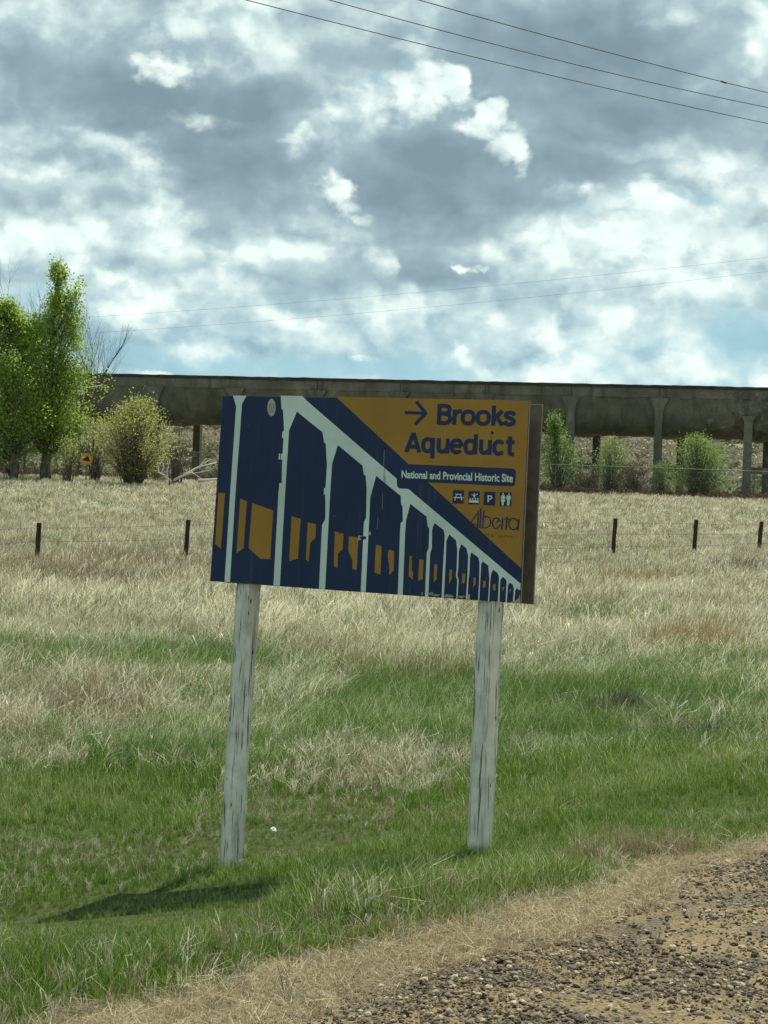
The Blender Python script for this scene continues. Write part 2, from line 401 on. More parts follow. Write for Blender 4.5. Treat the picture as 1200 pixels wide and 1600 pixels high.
# ------------------------------------------------------------------ road sign
def plane_pt(px, py, O, N):
    d = ray(px, py); return CAM + d * ((O - CAM).dot(N) / d.dot(N))
D_L, D_R = 11.36, 10.42
cTL, cBL = at(348, 618, D_L), at(328, 908, D_L)
cTR, cBR = at(827.3, 625.5, D_R), at(813.3, 942.6, D_R)
SO = (cTL + cBL + cTR + cBR) / 4
SN = ((cTR - cBL).cross(cTL - cBR)).normalized()
if SN.y > 0: SN = -SN                      # faces the road
SUv = ((cTR - cTL) + (cBR - cBL)); SUv = (SUv - SN * SUv.dot(SN)).normalized()
SVv = SN.cross(SUv); SVv = SVv if SVv.z > 0 else -SVv
def sp(px, py, layer=0):
    return plane_pt(px, py, SO, SN) + SN * (0.0006 * layer)
T = {1: (320, 610, 7.5), 2: (480, 610, 7.5), 3: (320, 770, 7.5), 4: (480, 770, 7.5), 5: (600, 720, 10), 6: (620, 830, 10), 7: (720, 830, 10), 8: (690, 750, 8.5714)}
def tp(k, *pts):
    ox, oy, s = T[k]; return [(ox + x / s, oy + y / s) for x, y in pts]

def paint(name, col, rough=0.55, worn=True):
    mt, nb, b = material(name, rough, 0.35)
    P = pos(nb)
    n = nb.noise(P, 3.0, 6, 0.6); n2 = nb.noise(P, 90, 4, 0.7)
    c = nb.ramp(n, [(0.3, tuple(x * 0.86 for x in col)), (0.7, tuple(min(1, x * 1.1) for x in col))])
    if worn:
        st = nb.noise(nb.vec('MULTIPLY', P, (30, 30, 1.2)), 1.0, 5, 0.6)
        c = nb.mix(nb.math('MULTIPLY', nb.smooth(st, 0.56, 0.8), 0.12), c, (0.32, 0.30, 0.25))
        c = nb.mix(nb.math('MULTIPLY', nb.smooth(n2, 0.70, 0.76), 0.5), c, (0.30, 0.28, 0.24))
    nb.put(b.inputs['Base Color'], c); bump(nb, b, n2, 0.08, 0.002)
    return mt
M_BLUE = paint('faded_navy_sheeting', (0.0070, 0.021, 0.068))
M_WHITE = paint('pale_sheeting', (0.58, 0.67, 0.605), worn=True)
M_YEL = paint('amber_sheeting', (0.335, 0.172, 0.021))
M_INK = paint('navy_ink', (0.012, 0.024, 0.075), worn=False)
M_PLY = plain('bare_brown_plywood', (0.15, 0.115, 0.08), 0.9, 0.3, 14, 0.3)
M_EDGE = plain('panel_edge', (0.24, 0.22, 0.18), 0.9, 0.3, 30)
M_GREY = plain('peeled_backing', (0.33, 0.29, 0.23), 0.9, 0.4, 60)
M_GREYL = plain('sticker_grey', (0.40, 0.38, 0.34), 0.9, 0.2, 60)
M_DARK = plain('dark_stain', (0.03, 0.025, 0.02), 0.9, 0.2, 60)

sign_foot = ground_at(560, 1345); sign = empty('road_sign', sign_foot)
tag(sign, 'navy and amber roadside sign reading Brooks Aqueduct on two whitish wooden posts', 'road sign')
def under(o, parent):                       # keep world coordinates under a parented root
    o.parent = parent; o.matrix_parent_inverse = parent.matrix_world.inverted(); return o
bpy.context.view_layer.update()
def sbuild(mb, name, mat, parent=None, smooth=False):
    o = mb.build(name, mat, None, smooth); return under(o, parent or sign)
# front panel 16 mm thick
def slab(name, corners, th, mat, n):
    m_ = MB(); a = corners; b2 = [p - n * th for p in corners]
    m_.face(a); m_.face(b2[::-1])
    for i in range(4): m_.face([a[i], b2[i], b2[(i + 1) % 4], a[(i + 1) % 4]])
    o = m_.build(name, mat); o.data.materials.append(M_EDGE)
    for p in list(o.data.polygons)[2:]: p.material_index = 1
    bm = bmesh.new(); bm.from_mesh(o.data); bmesh.ops.remove_doubles(bm, verts=bm.verts, dist=1e-5)
    bmesh.ops.recalc_face_normals(bm, faces=bm.faces)
    bmesh.ops.bevel(bm, geom=list(bm.edges), offset=0.0018, segments=1, affect='EDGES')
    bm.to_mesh(o.data); bm.free(); return under(o, sign)
FC = [sp(328, 908), sp(813.3, 942.6), sp(827.3, 625.5), sp(348, 618)]
fp = slab('front_panel', FC, 0.016, M_BLUE, SN)
GAP = 0.176
BC = [p - SN * GAP for p in FC]
sag = SVv * -0.009
BC = [BC[0] + sag, BC[1] + sag - SUv * 0.002, BC[2] + sag, BC[3] + sag]
bp = slab('back_panel', BC, 0.016, M_PLY, SN)

def flat(name, polys, mat, layer, parent=None):
    if len(polys) > 1 and name != 'symbol':
        return [flat(name, [p], mat, layer, parent) for p in polys]
    m_ = MB()
    for p in polys: m_.poly([sp(x, y, layer) for x, y in p])
    o = sbuild(m_, name, mat, parent or fp); return o
def strokes(name, segs, mat, layer, parent=None):
    """each stroke: (width px, points) in photo pixels, flattened on the sign"""
    m_ = MB(); e = 0
    for wd, pts in segs:
        for i in range(len(pts) - 1):
            (x0, y0), (x1, y1) = pts[i], pts[i + 1]; L_ = math.hypot(x1 - x0, y1 - y0) or 1
            nx, ny = -(y1 - y0) / L_ * wd / 2, (x1 - x0) / L_ * wd / 2
            m_.face([sp(x0 + nx, y0 + ny, layer + e * .02), sp(x1 + nx, y1 + ny, layer + e * .02), sp(x1 - nx, y1 - ny, layer + e * .02), sp(x0 - nx, y0 - ny, layer + e * .02)])
            e += 1
        for (x, y) in (pts[1:-1]):
            m_.face([sp(x + wd / 2 * math.cos(a * math.pi / 5), y + wd / 2 * math.sin(a * math.pi / 5), layer + e * .02) for a in range(10)]); e += 1
    return sbuild(m_, name, mat, parent or fp)

WHITE = (tp(1, (890, 62), (1145, 65)) + tp(2, (0, 125), (1050, 1035), (1052, 1110), (1062, 1135), (1085, 1150)) + tp(5, (380, 440), (1200, 1130)) +
 tp(7, (935, 820), (930, 925), (872, 890), (850, 930), (837, 1122), (812, 1121), (830, 900), (815, 840), (765, 800), (738, 850), (718, 1116), (700, 1114), (716, 780), (705, 755), (655, 712), (618, 765), (602, 1108), (580, 1106), (598, 710), (575, 655), (508, 600), (475, 660), (462, 770), (443, 1098), (428, 1096), (447, 740), (438, 620), (432, 540), (345, 470), (320, 510), (303, 800), (288, 1086), (270, 1084), (288, 790), (292, 490), (275, 410)) +
 tp(6, (1165, 330), (1145, 400), (1135, 660), (1122, 740), (1105, 1062), (1080, 1060), (1104, 700), (1115, 380), (1090, 270), (1005, 200), (972, 310), (960, 600), (945, 690), (968, 760), (950, 1050), (930, 1048), (945, 760), (922, 690), (935, 600), (945, 290), (925, 140), (820, 50), (775, 150), (765, 450), (735, 1042), (700, 1040), (725, 500), (745, 200), (750, 60)) +
 tp(5, (932, 1080), (790, 970), (755, 1060)) + tp(6, (552, 0), (548, 270), (522, 340), (492, 1028), (440, 1026), (470, 330), (500, 265)) + tp(5, (708, 1060), (683, 1020), (665, 870), (412, 672), (345, 930)) +
 tp(6, (132, 0), (92, 1000), (15, 996), (52, 0)) + tp(5, (262, 970), (295, 945), (290, 720), (265, 660), (265, 550)) +
 tp(2, (808, 1000), (755, 1200)) + tp(4, (740, 50), (685, 1163), (628, 1158), (665, 340), (690, 295)) + tp(2, (697, 1150), (685, 1000), (665, 985), (648, 880), (360, 640), (292, 860)) +
 tp(4, (270, 0), (210, 1130), (138, 1124), (175, 380), (212, 310), (215, 180), (212, 22), (195, 15)) + tp(2, (197, 1148), (215, 1140), (232, 880), (218, 630), (198, 605), (180, 490)) +
 tp(1, (1080, 248), (988, 470)) + tp(3, (942, 0), (880, 1090), (805, 1085), (864, 0)) + tp(1, (875, 1085), (903, 1088), (903, 970), (908, 815), (892, 812), (895, 745), (912, 742), (922, 565), (905, 550), (910, 490), (930, 470), (918, 235), (900, 215)))
flat('printed_arches', [WHITE, tp(1, (330, 60), (490, 61), (435, 160), (432, 230)) + tp(3, (360, 0), (295, 1045), (232, 1042), (298, 0)) + tp(1, (368, 185)), tp(1, (870, 740), (884, 740), (884, 810), (866, 810)), tp(7, (120, 988), (138, 988), (136, 1066), (118, 1066))], M_WHITE, 1)
flat('printed_windows', [
 tp(3, (160, 0), (238, 5), (190, 655), (122, 600)), tp(3, (415, 68), (495, 100), (455, 650), (372, 705)), tp(3, (555, 120), (803, 205), (768, 778), (650, 770), (515, 650)), tp(3, (1018, 275), (1125, 305), (1092, 772), (988, 800)),
 [(481, 815.8), (493.8, 819.3), (493, 840.3), (485.2, 847.8), (482.2, 877.7), (478, 874.2)],
 tp(4, (325, 450), (425, 480), (418, 655), (362, 710), (355, 885), (312, 855)), tp(4, (490, 508), (600, 528), (580, 905), (532, 893), (532, 790), (482, 680)), tp(4, (805, 610), (872, 628), (860, 960), (790, 935)), tp(4, (965, 665), (1020, 685), (1015, 910), (962, 962), (962, 850), (945, 760), (948, 690)),
 tp(6, (198, 385), (238, 385), (235, 600), (258, 660), (250, 755), (185, 700)), tp(6, (350, 440), (418, 450), (405, 745), (335, 778)), tp(6, (588, 515), (635, 520), (622, 755), (575, 795)), tp(6, (825, 600), (865, 600), (860, 740), (815, 830)), tp(6, (1025, 660), (1072, 665), (1060, 815), (1015, 815)),
 tp(7, (200, 720), (235, 730), (230, 830), (195, 880)), tp(7, (350, 775), (392, 780), (385, 870), (345, 890)), tp(7, (505, 825), (540, 825), (545, 910), (520, 930), (500, 900)), tp(7, (650, 870), (685, 870), (655, 945)), tp(7, (765, 910), (795, 900), (755, 970))], M_YEL, 1)
flat('amber_field', [tp(2, (336, 74)) + [(826.7, 626.3)] + tp(7, (945, 582))], M_YEL, 1)
flat('label_band', [[(633, 725), (800, 732.0), (804.4, 733.6), (806.2, 737.2), (805, 756.5), (803.3, 759.3), (800, 760.0), (668, 753.6), (640, 750)]], M_INK, 2.2)

def text_quad(name, txt, TL, TR, BR, BL, mat, layer, bold=0.02, parent=None, spacing=1.0):
    cu = bpy.data.curves.new(name, 'FONT'); cu.body = txt; cu.size = 1.0; cu.offset = bold; cu.space_character = spacing
    cu.resolution_u = 4
    o = bpy.data.objects.new(name, cu); COL.objects.link(o)
    dg = bpy.context.evaluated_depsgraph_get(); me = bpy.data.meshes.new_from_object(o.evaluated_get(dg))
    bpy.data.objects.remove(o)
    co = np.zeros(len(me.vertices) * 3); me.vertices.foreach_get('co', co); co = co.reshape(-1, 3)
    mn = co.min(0); mx = co.max(0); uv = (co - mn) / np.maximum(mx - mn, 1e-6)
    out = []
    for a, b2, _ in uv:
        x = (BL[0] * (1 - a) + BR[0] * a) * (1 - b2) + (TL[0] * (1 - a) + TR[0] * a) * b2
        y = (BL[1] * (1 - a) + BR[1] * a) * (1 - b2) + (TL[1] * (1 - a) + TR[1] * a) * b2
        out.append(tuple(sp(x, y, layer)))
    me2 = bpy.data.meshes.new(name); me2.from_pydata(out, [], [tuple(p.vertices) for p in me.polygons]); me2.update()
    return under(link(name, me2, mat), parent or fp)
def arc(cx, cy, rx, ry, a0, a1, n=14, e=0.82):
    out = []
    for i in range(n + 1):
        a = math.radians(a0 + (a1 - a0) * i / n); c_, s_ = math.cos(a), math.sin(a)
        out.append((cx + rx * math.copysign(abs(c_) ** e, c_), cy + ry * math.copysign(abs(s_) ** e, s_)))
    return out
# condensed grotesque capitals and small letters drawn as centre lines: x 0..1 across the glyph, y in cap heights
hx = .09; XH = .745
GLYPH = {
 'B': [[(.10, 0), (.10, 1)], [(.10, .925), (.55, .925), (.76, .88), (.84, .74), (.76, .60), (.55, .54), (.10, .54)], [(.5, .54), (.80, .48), (.90, .29), (.80, .12), (.55, .075), (.10, .075)]],
 'r': [[(.16, 0), (.16, XH)], [(.16, .42), (.30, .58), (.60, .67), (1.0, .67)]],
 'o': [arc(.5, XH / 2, .40, XH / 2 - .075, 0, 360, 28)],
 'k': [[(.12, 0), (.12, 1)], [(.12, .30), (.86, XH)], [(.40, .44), (.90, 0)]],
 's': [[(.88, .52), (.80, .63), (.5, .67), (.20, .60), (.16, .50), (.30, .42), (.70, .35), (.87, .24), (.80, .12), (.5, .07), (.18, .12), (.10, .24)]],
 'A': [[(.09, 0), (.5, .96)], [(.5, .96), (.91, 0)], [(.24, .27), (.76, .27)]],
 'q': [arc(.46, XH / 2, .36, XH / 2 - .075, 0, 360, 28), [(.87, -.27), (.87, XH)]],
 'u': [[(.12, XH), (.12, .25), (.20, .12), (.42, .075), (.66, .12), (.86, .27)], [(.87, 0), (.87, XH)]],
 'e': [[(.12, .39), (.88, .39)] , arc(.5, XH / 2, .39, XH / 2 - .075, 0, 318, 24)],
 'd': [arc(.46, XH / 2, .36, XH / 2 - .075, 0, 360, 28), [(.87, 0), (.87, 1)]],
 'c': [arc(.5, XH / 2, .39, XH / 2 - .075, 42, 318, 24)],
 't': [[(.45, .96), (.45, .18), (.55, .08), (.95, .07)], [(.03, .67), (.95, .67)]]}
def glyph(ch, x0, x1, base, slope, cap, lean, wd=6.5):
    X = lambda zx: 600 + zx / 4.6154; Y = lambda zy: 610 + zy / 4.6154; segs = []
    for pl_ in GLYPH[ch]:
        segs.append((wd, [(X(x0 + gx * (x1 - x0) + gy * cap * lean), Y(base + slope * (x0 + gx * (x1 - x0)) - gy * cap)) for gx, gy in pl_]))
    strokes('letter', segs, M_INK, 2.2)
for ch, a_, b_ in (('B', 385, 487), ('r', 497, 558), ('o', 556, 654), ('o', 664, 764), ('k', 778, 862), ('s', 860, 948)): glyph(ch, a_, b_, 236, .0235, 146, .045)
for ch, a_, b_ in (('A', 150, 266), ('q', 272, 362), ('u', 382, 468), ('e', 478, 566), ('d', 576, 670), ('u', 688, 772), ('c', 784, 868), ('t', 874, 942)): glyph(ch, a_, b_, 439, .035, 146, .045)
text_quad('lettering', 'National and Provincial Historic Site', (627.7, 734.8), (801.8, 740.6), (801.6, 753.8), (627.7, 747.0), M_WHITE, 3.4, 0.026)
strokes('arrow', [(5.2, [(632.5, 644.8), (664, 645.6)]), (5.4, [(650.5, 627.5), (665.5, 645.7), (648.8, 663)])], M_INK, 2.2)

def tpp(pts): return tp(8, *pts)
sq = [[(152, 133), (303, 140), (297, 320), (147, 315)], [(360, 145), (512, 152), (507, 328), (357, 325)], [(568, 155), (722, 160), (716, 342), (562, 338)], [(783, 162), (940, 168), (933, 352), (777, 350)]]
pics = [flat('pictogram', [tpp(s)], M_INK, 2.2) for s in sq]
def S8(wd, pts): return (wd / 8.57, tpp(pts))
strokes('symbol', [S8(12, [(190, 191), (268, 193)]), S8(13, [(162, 233), (295, 238)]), S8(11, [(205, 192), (178, 275)]), S8(11, [(252, 192), (275, 275)])], M_WHITE, 3.4, pics[0])
strokes('symbol', [S8(10, [(403, 194), (432, 206), (450, 206), (486, 186)]), S8(20, [(440, 202), (440, 236)]), S8(18, [(441, 178), (441, 190), (441, 196)])] +
        [S8(20, [(x, 244), (x, 254), (x, 262)]) for x in (385, 420, 455, 488)] + [S8(34, [(367, 284), (500, 290)])], M_WHITE, 3.4, pics[1])
text_quad('symbol', 'P', (618, 208), (684, 212), (680, 300), (614, 297), M_WHITE, 3.4, 0.04, pics[2]) if False else None
strokes('symbol', [S8(19, [(628, 205), (625, 298)]), S8(16, [(628, 213), (658, 214), (673, 224), (674, 240), (660, 255), (628, 258)])], M_WHITE, 3.4, pics[2])
def disc8(cx, cy, r): return tpp([(cx + r * math.cos(a * math.pi / 6), cy + r * math.sin(a * math.pi / 6)) for a in range(12)])
flat('symbol', [disc8(827, 184, 11), tpp([(812, 198), (842, 198), (858, 240), (848, 246), (853, 288), (836, 292), (833, 340), (805, 340), (806, 292), (795, 287), (802, 246), (790, 240)]),
                disc8(902, 190, 11), tpp([(882, 205), (922, 207), (930, 225), (926, 262), (915, 266), (910, 342), (875, 340), (882, 264), (868, 260), (870, 220)])], M_WHITE, 3.4, pics[3])
strokes('wordmark', [S8(15, [(395, 568), (500, 420)]), S8(20, [(492, 415), (484, 640)]), S8(16, [(405, 592), (440, 585), (484, 615)]), S8(22, [(526, 380), (515, 648)]), S8(21, [(566, 410), (551, 645)]),
    S8(15, [(556, 505), (600, 488), (645, 505), (662, 560), (645, 615), (600, 640), (552, 640)]),
    S8(16, [(735, 575), (758, 545), (772, 520), (735, 506), (700, 520), (682, 560), (686, 610), (712, 648), (760, 640), (790, 600)]),
    S8(18, [(822, 508), (806, 662)]), S8(14, [(800, 555), (770, 540)]), S8(20, [(880, 488), (864, 668)]), S8(14, [(840, 522), (918, 526)]),
    S8(17, [(1022, 560), (990, 520), (940, 512), (905, 555), (905, 620), (945, 664), (990, 660), (1018, 630)]), S8(22, [(1036, 520), (1022, 676)])], M_INK, 2.2)
M_GRAF = plain('pencil_scribble', (0.10, 0.055, 0.03), 0.9, 0.1, 60)
for sg in ([S8(5, [(582, 722), (600, 718), (598, 745)]), S8(5, [(608, 722), (618, 738), (632, 716), (615, 760)]), S8(5, [(668, 728), (662, 762), (690, 752), (668, 742), (690, 730)]), S8(5, [(700, 745), (698, 765)]),
    S8(5, [(760, 730), (756, 768), (782, 768), (788, 740)]), S8(5, [(798, 735), (795, 768), (820, 770), (824, 745)]), S8(5, [(836, 768), (850, 735), (862, 770)]), S8(5, [(880, 770), (872, 738), (900, 770), (905, 738)]), S8(5, [(920, 755), (945, 750), (930, 772), (955, 768)]), S8(5, [(970, 748), (966, 772)]), S8(5, [(1000, 740), (1018, 738), (1008, 775)])]): strokes('scribble', [sg], M_GRAF, 2.2)
def ell(px, py, rx, ry, seed=0, jag=0.12, n=18):
    rr = random.Random(seed); return [(px + rx * math.cos(2 * math.pi * i / n) * (1 + rr.uniform(-jag, jag)), py + ry * math.sin(2 * math.pi * i / n) * (1 + rr.uniform(-jag, jag))) for i in range(n)]
c1 = tp(1, (783, 200))[0]
flat('peeled_patch', [ell(c1[0], c1[1], 6.6, 14.0, 1, 0.03)], M_GREYL, 2.2); flat('peeled_patch', [ell(c1[0], c1[1] + 0.4, 4.0, 9.0, 2, 0.1)], M_GREY, 3)
flat('peeled_patch', [ell(*tp(6, (540, 978))[0], 3.6, 2.2, 3, 0.5), ell(*tp(6, (620, 1000))[0], 5.5, 1.8, 4, 0.4), ell(*tp(6, (800, 1015))[0], 7.5, 2.6, 5, 0.4), ell(*tp(6, (1010, 1025))[0], 6.0, 1.6, 6, 0.4),
     ell(*tp(6, (398, 975))[0], 1.2, 2.6, 7, 0.4), tp(7, (925, 980), (905, 1040), (850, 1090), (770, 1105), (800, 1122), (930, 1126))], M_GREY, 1.6)
flat('tape_scrap', [tp(4, (600, 497), (645, 505), (640, 545), (600, 558)), tp(4, (722, 458), (746, 455), (744, 495), (722, 495))], M_GREYL, 2.2)
flat('tape_mark', [tp(4, (612, 515), (690, 510), (690, 545), (640, 548), (625, 530)), ell(*tp(4, (385, 478))[0], 0.9, 1.2, 9), ell(769.3, 676.3, 2.2, 2.6, 8)], M_DARK, 3)
for sg in [(0.5, [(768.6, 679), (768, 690)]), (0.7, tp(2, (905, 920), (898, 1060))), (0.9, tp(2, (915, 1000), (912, 1080)))]: strokes('drip_stain', [sg], M_DARK, 2.6)
for sg in [(0.5, tp(2, (905, 700), (898, 900))), (0.4, tp(4, (885, 10), (880, 190))), (0.35, tp(4, (830, 290), (822, 430))), (0.4, tp(4, (305, 275), (335, 268)))]: strokes('scratch', [sg], M_GREYL, 2.6)
# bolt heads
M_BOLT = plain('dull_bolt', (0.05, 0.06, 0.08), 0.6)
for q in (tp(1, (522, 412))[0], tp(1, (452, 806))[0], tp(1, (205, 1005))[0], (776, 655), (760, 905)):
    c_ = sp(*q); mb = MB(); mb.tube([c_ + SN * 0.0, c_ + SN * 0.003], 0.005, 8); sbuild(mb, 'bolt', M_BOLT, fp)

# posts: square timbers, worn whitewash
mt_post, nb, b = material('weathered_whitewash', 0.85, 0.2)
Pn = pos(nb)
grain = nb.noise(nb.vec('MULTIPLY', Pn, (60, 60, 2.2)), 1.0, 7, 0.65)
blot = nb.noise(Pn, 7, 6, 0.65)
kn = nb.voronoi(nb.vec('MULTIPLY', Pn, (17, 17, 6.5)), 1.0)
c = nb.ramp(blot, [(0.25, (0.46, 0.445, 0.37)), (0.5, (0.70, 0.675, 0.575)), (0.75, (0.84, 0.81, 0.70))])
c = nb.mix(nb.smooth(grain, 0.555, 0.62), c, (0.14, 0.135, 0.11))
c = nb.mix(nb.math('MULTIPLY', nb.smooth(nb.noise(nb.vec('MULTIPLY', Pn, (14, 14, 1.3)), 1.0, 5, 0.6), 0.54, 0.7), 0.7), c, (0.17, 0.165, 0.135))
c = nb.mix(nb.math('SUBTRACT', 1.0, nb.smooth(kn, 0.07, 0.125)), c, (0.045, 0.035, 0.03))
nb.put(b.inputs['Base Color'], c)
bump(nb, b, nb.math('ADD', grain, nb.math('MULTIPLY', kn, 0.4)), 0.7, 0.006)
def sign_post(top_px, bot_px, D, size, ang, seed):
    bot = at(*bot_px, D); topv = at(*top_px, D - 0.0)
    ax = (topv - bot).normalized()
    gz = H(bot.x, bot.y); bot = bot - ax * ((bot.z - gz + 0.35) / ax.z)
    hgt = (SO + SVv * 0.5).z - bot.z; top = bot + ax * (hgt / ax.z)
    m_ = MB(); n = 40; rr = random.Random(seed); rows_ = []
    prof = []
    hs = size / 2; ch = size * 0.07
    for (x, y) in ((-1, -1), (1, -1), (1, 1), (-1, 1)):
        prof += [(x * (hs - (ch if x * y > 0 else 0)), y * (hs - (0 if x * y > 0 else ch))), (x * (hs - (0 if x * y > 0 else ch)), y * (hs - (ch if x * y > 0 else 0)))]
    # split long faces so worn edges can wander
    ex = Vector((math.cos(ang), math.sin(ang), 0)); ex = (ex - ax * ex.dot(ax)).normalized(); ey = ax.cross(ex)
    k = len(prof)
    for i in range(n + 1):
        t = i / n; c_ = bot.lerp(top, t)
        for j, (x, y) in enumerate(prof):
            w_ = 0.006 * noise.noise(Vector((j * 3.1 + seed, t * 7, 0))) + 0.003 * noise.noise(Vector((j * 5.1, t * 50, seed)))
            s_ = 1 + w_ / hs
            m_.v.append(tuple(c_ + ex * x * s_ + ey * y * s_))
    for i in range(n):
        for j in range(k): m_.f.append((i * k + j, i * k + (j + 1) % k, (i + 1) * k + (j + 1) % k, (i + 1) * k + j))
    m_.f.append(tuple(n * k + j for j in range(k)))
    return sbuild(m_, 'post', mt_post)
back = -SN * 0.088
def post_D(px, py):
    p = sp(px, py) + back; return (p - CAM).dot(f_)
sa = math.atan2(SUv.y, SUv.x)
# panel pulls on the posts: centre line lies between the two panels
pl = pix(sp(388.5, 912) + back)
sign_post((388, 913), (360.5, 1352), post_D(388, 912), 0.104, sa + math.radians(-12), 3)
sign_post((766.5, 943), (749.5, 1325), post_D(766, 943), 0.106, sa + math.radians(-14), 9)

# ------------------------------------------------------------------ aqueduct
mt_con, nb, b = material('stained_concrete', 0.95, 0.15)
P = pos(nb); px_, py_, pz_ = nb.sep(P)
n1 = nb.noise(P, 0.45, 7, 0.65); n2 = nb.noise(nb.vec('MULTIPLY', P, (1.2, 1.2, 0.25)), 1.4, 6, 0.65); n3 = nb.noise(P, 6, 6, 0.7)
c = nb.ramp(n1, [(0.3, (0.085, 0.084, 0.064)), (0.55, (0.150, 0.145, 0.112)), (0.75, (0.24, 0.225, 0.175))])
c = nb.mix(nb.math('MULTIPLY', nb.smooth(n2, 0.48, 0.68), 0.6), c, (0.06, 0.055, 0.042))
c = nb.mix(nb.math('MULTIPLY', nb.smooth(n3, 0.6, 0.75), 0.35), c, (0.28, 0.27, 0.23))
# spalled stretch to the right, with bright broken aggregate
sp_m = nb.math('MULTIPLY', nb.smooth(nb.math('ADD', px_, nb.math('MULTIPLY', nb.math('SUBTRACT', nb.noise(P, 0.5, 4), 0.5), 7)), 19.5, 23), nb.smooth(nb.noise(P, 1.6, 8, 0.75), 0.47, 0.62))
c = nb.mix(nb.math('MULTIPLY', sp_m, 0.75), c, nb.ramp(nb.noise(P, 4, 5, 0.7), [(0.35, (0.10, 0.09, 0.07)), (0.65, (0.34, 0.31, 0.25))]))
nb.put(b.inputs['Base Color'], c)
bump(nb, b, nb.math('ADD', n3, nb.math('MULTIPLY', n1, 1.5)), 0.6, 0.06)
mt_pil = mt_con
mt_cop = plain('dark_coping_concrete', (0.050, 0.042, 0.030), 0.95, 0.5, 1.3, 0.5)

AX = Vector((5.82, -1.287, 0)); S_L = AX.length; AXn = AX.normalized(); TR_ = Vector((2.38, 5.5, 0)); NF = Vector((AXn.y, -AXn.x, 0))  # NF points to the road
PO = Vector((18.4, 130.0, 0)); ZT = 8.72; ZB = ZT - 0.83; ZS = ZT - 3.42
aq = empty('aqueduct', (PO.x, PO.y, H(PO.x, PO.y))); tag(aq, 'long raised concrete aqueduct on tall pillars crossing behind the field', 'aqueduct')
bpy.context.view_layer.update()
def aqb(mb, name, mat, parent=None, smooth=False):
    return under(mb.build(name, mat, None, smooth), parent or aq)
def shell_pt(s, t, rough=0.0):
    """s along the axis in bays, t from lip (0) round the belly to the far lip (1)"""
    th = math.pi * t
    cth, sth = math.cos(th), math.sin(th)
    u = 0.5 - 0.5 * math.copysign(abs(cth) ** 0.55, cth); z = ZB - (ZB - ZS) * (sth ** 0.75)
    fs = s - math.floor(s)
    # recessed field with rounded corners between the ribs
    a = abs(fs - 0.5) / 0.43; v_ = min(t, 1 - t) / 0.30
    inside = 1 - sstep(np.array((max(0, a) ** 5 + max(0, 1 - min(v_, 1)) ** 1.6 * 1.0)), 0.80, 1.0)
    out = 0.24 * (1 - float(inside)) + 0.02
    p = PO + AX * s + TR_ * u
    k = 1 if t < 0.5 else -1
    wgt = abs(cth)
    r2 = rough * (noise.noise(p * 1.1) * 0.22 + noise.noise(p * 3.7) * 0.10)
    return Vector((p.x, p.y, z)) + NF * k * (out + r2) * wgt - Vector((0, 0, 1)) * (out * sth * 0.6 + r2)
K0, K1 = -12, 6
def hz(p): return H(p.x, p.y)
for k in range(K0, K1):
    m_ = MB(); ns, nt = 34, 40
    rgh = 0.35 if k < 0 else 1.0
    for i in range(ns + 1):
        for j in range(nt + 1): m_.v.append(tuple(shell_pt(k + min(max(i / ns, 1e-4), 1 - 1e-4), j / nt, rgh if (k > 0 or i / ns > .4) else .35)))
    for i in range(ns):
        for j in range(nt): m_.f.append((i * (nt + 1) + j, (i + 1) * (nt + 1) + j, (i + 1) * (nt + 1) + j + 1, i * (nt + 1) + j + 1))
    aqb(m_, 'flume_shell', mt_con, smooth=True)
    for side in (0, 1):
        m_ = MB(); c_ = PO + AX * (k + 0.5) + TR_ * side
        nn = 24; rows_ = []
        for i in range(nn + 1):
            p = PO + AX * (k + 0.002 + 0.996 * i / nn) + TR_ * side
            jz = 0.03 * noise.noise(p * 0.9) + (0.05 * noise.noise(p * 2.2) if k >= 0 else 0)
            w_ = 0.30 + 0.03 * noise.noise(p * 2.0 + Vector((5, 0, 0)))
            for (o_, z_) in ((w_, ZB - 0.02 + jz * 1.5), (w_ + 0.02, ZT - 0.22), (-0.25, ZT - 0.22), (-0.25, ZB - 0.02)):
                q = p + NF * (o_ if side == 0 else -o_); m_.v.append((q.x, q.y, z_))
        for i in range(nn):
            for j in range(4): m_.f.append((i * 4 + j, i * 4 + (j + 1) % 4, (i + 1) * 4 + (j + 1) % 4, (i + 1) * 4 + j))
        m_.f += [(0, 1, 2, 3), tuple(nn * 4 + j for j in range(4))]
        beam = aqb(m_, 'edge_beam', mt_con)
        m_ = MB()
        for i in range(nn + 1):
            p = PO + AX * (k + i / nn) + TR_ * side
            jz = 0.035 * noise.noise(p * 1.4 + Vector((0, 9, 0)))
            for (o_, z_) in ((0.37, ZT - 0.218), (0.38, ZT + jz), (-0.3, ZT + jz), (-0.3, ZT - 0.218)):
                q = p + NF * (o_ if side == 0 else -o_); m_.v.append((q.x, q.y, z_))
        for i in range(nn):
            for j in range(4): m_.f.append((i * 4 + j, i * 4 + (j + 1) % 4, (i + 1) * 4 + (j + 1) % 4, (i + 1) * 4 + j))
        aqb(m_, 'coping', mt_cop, beam)
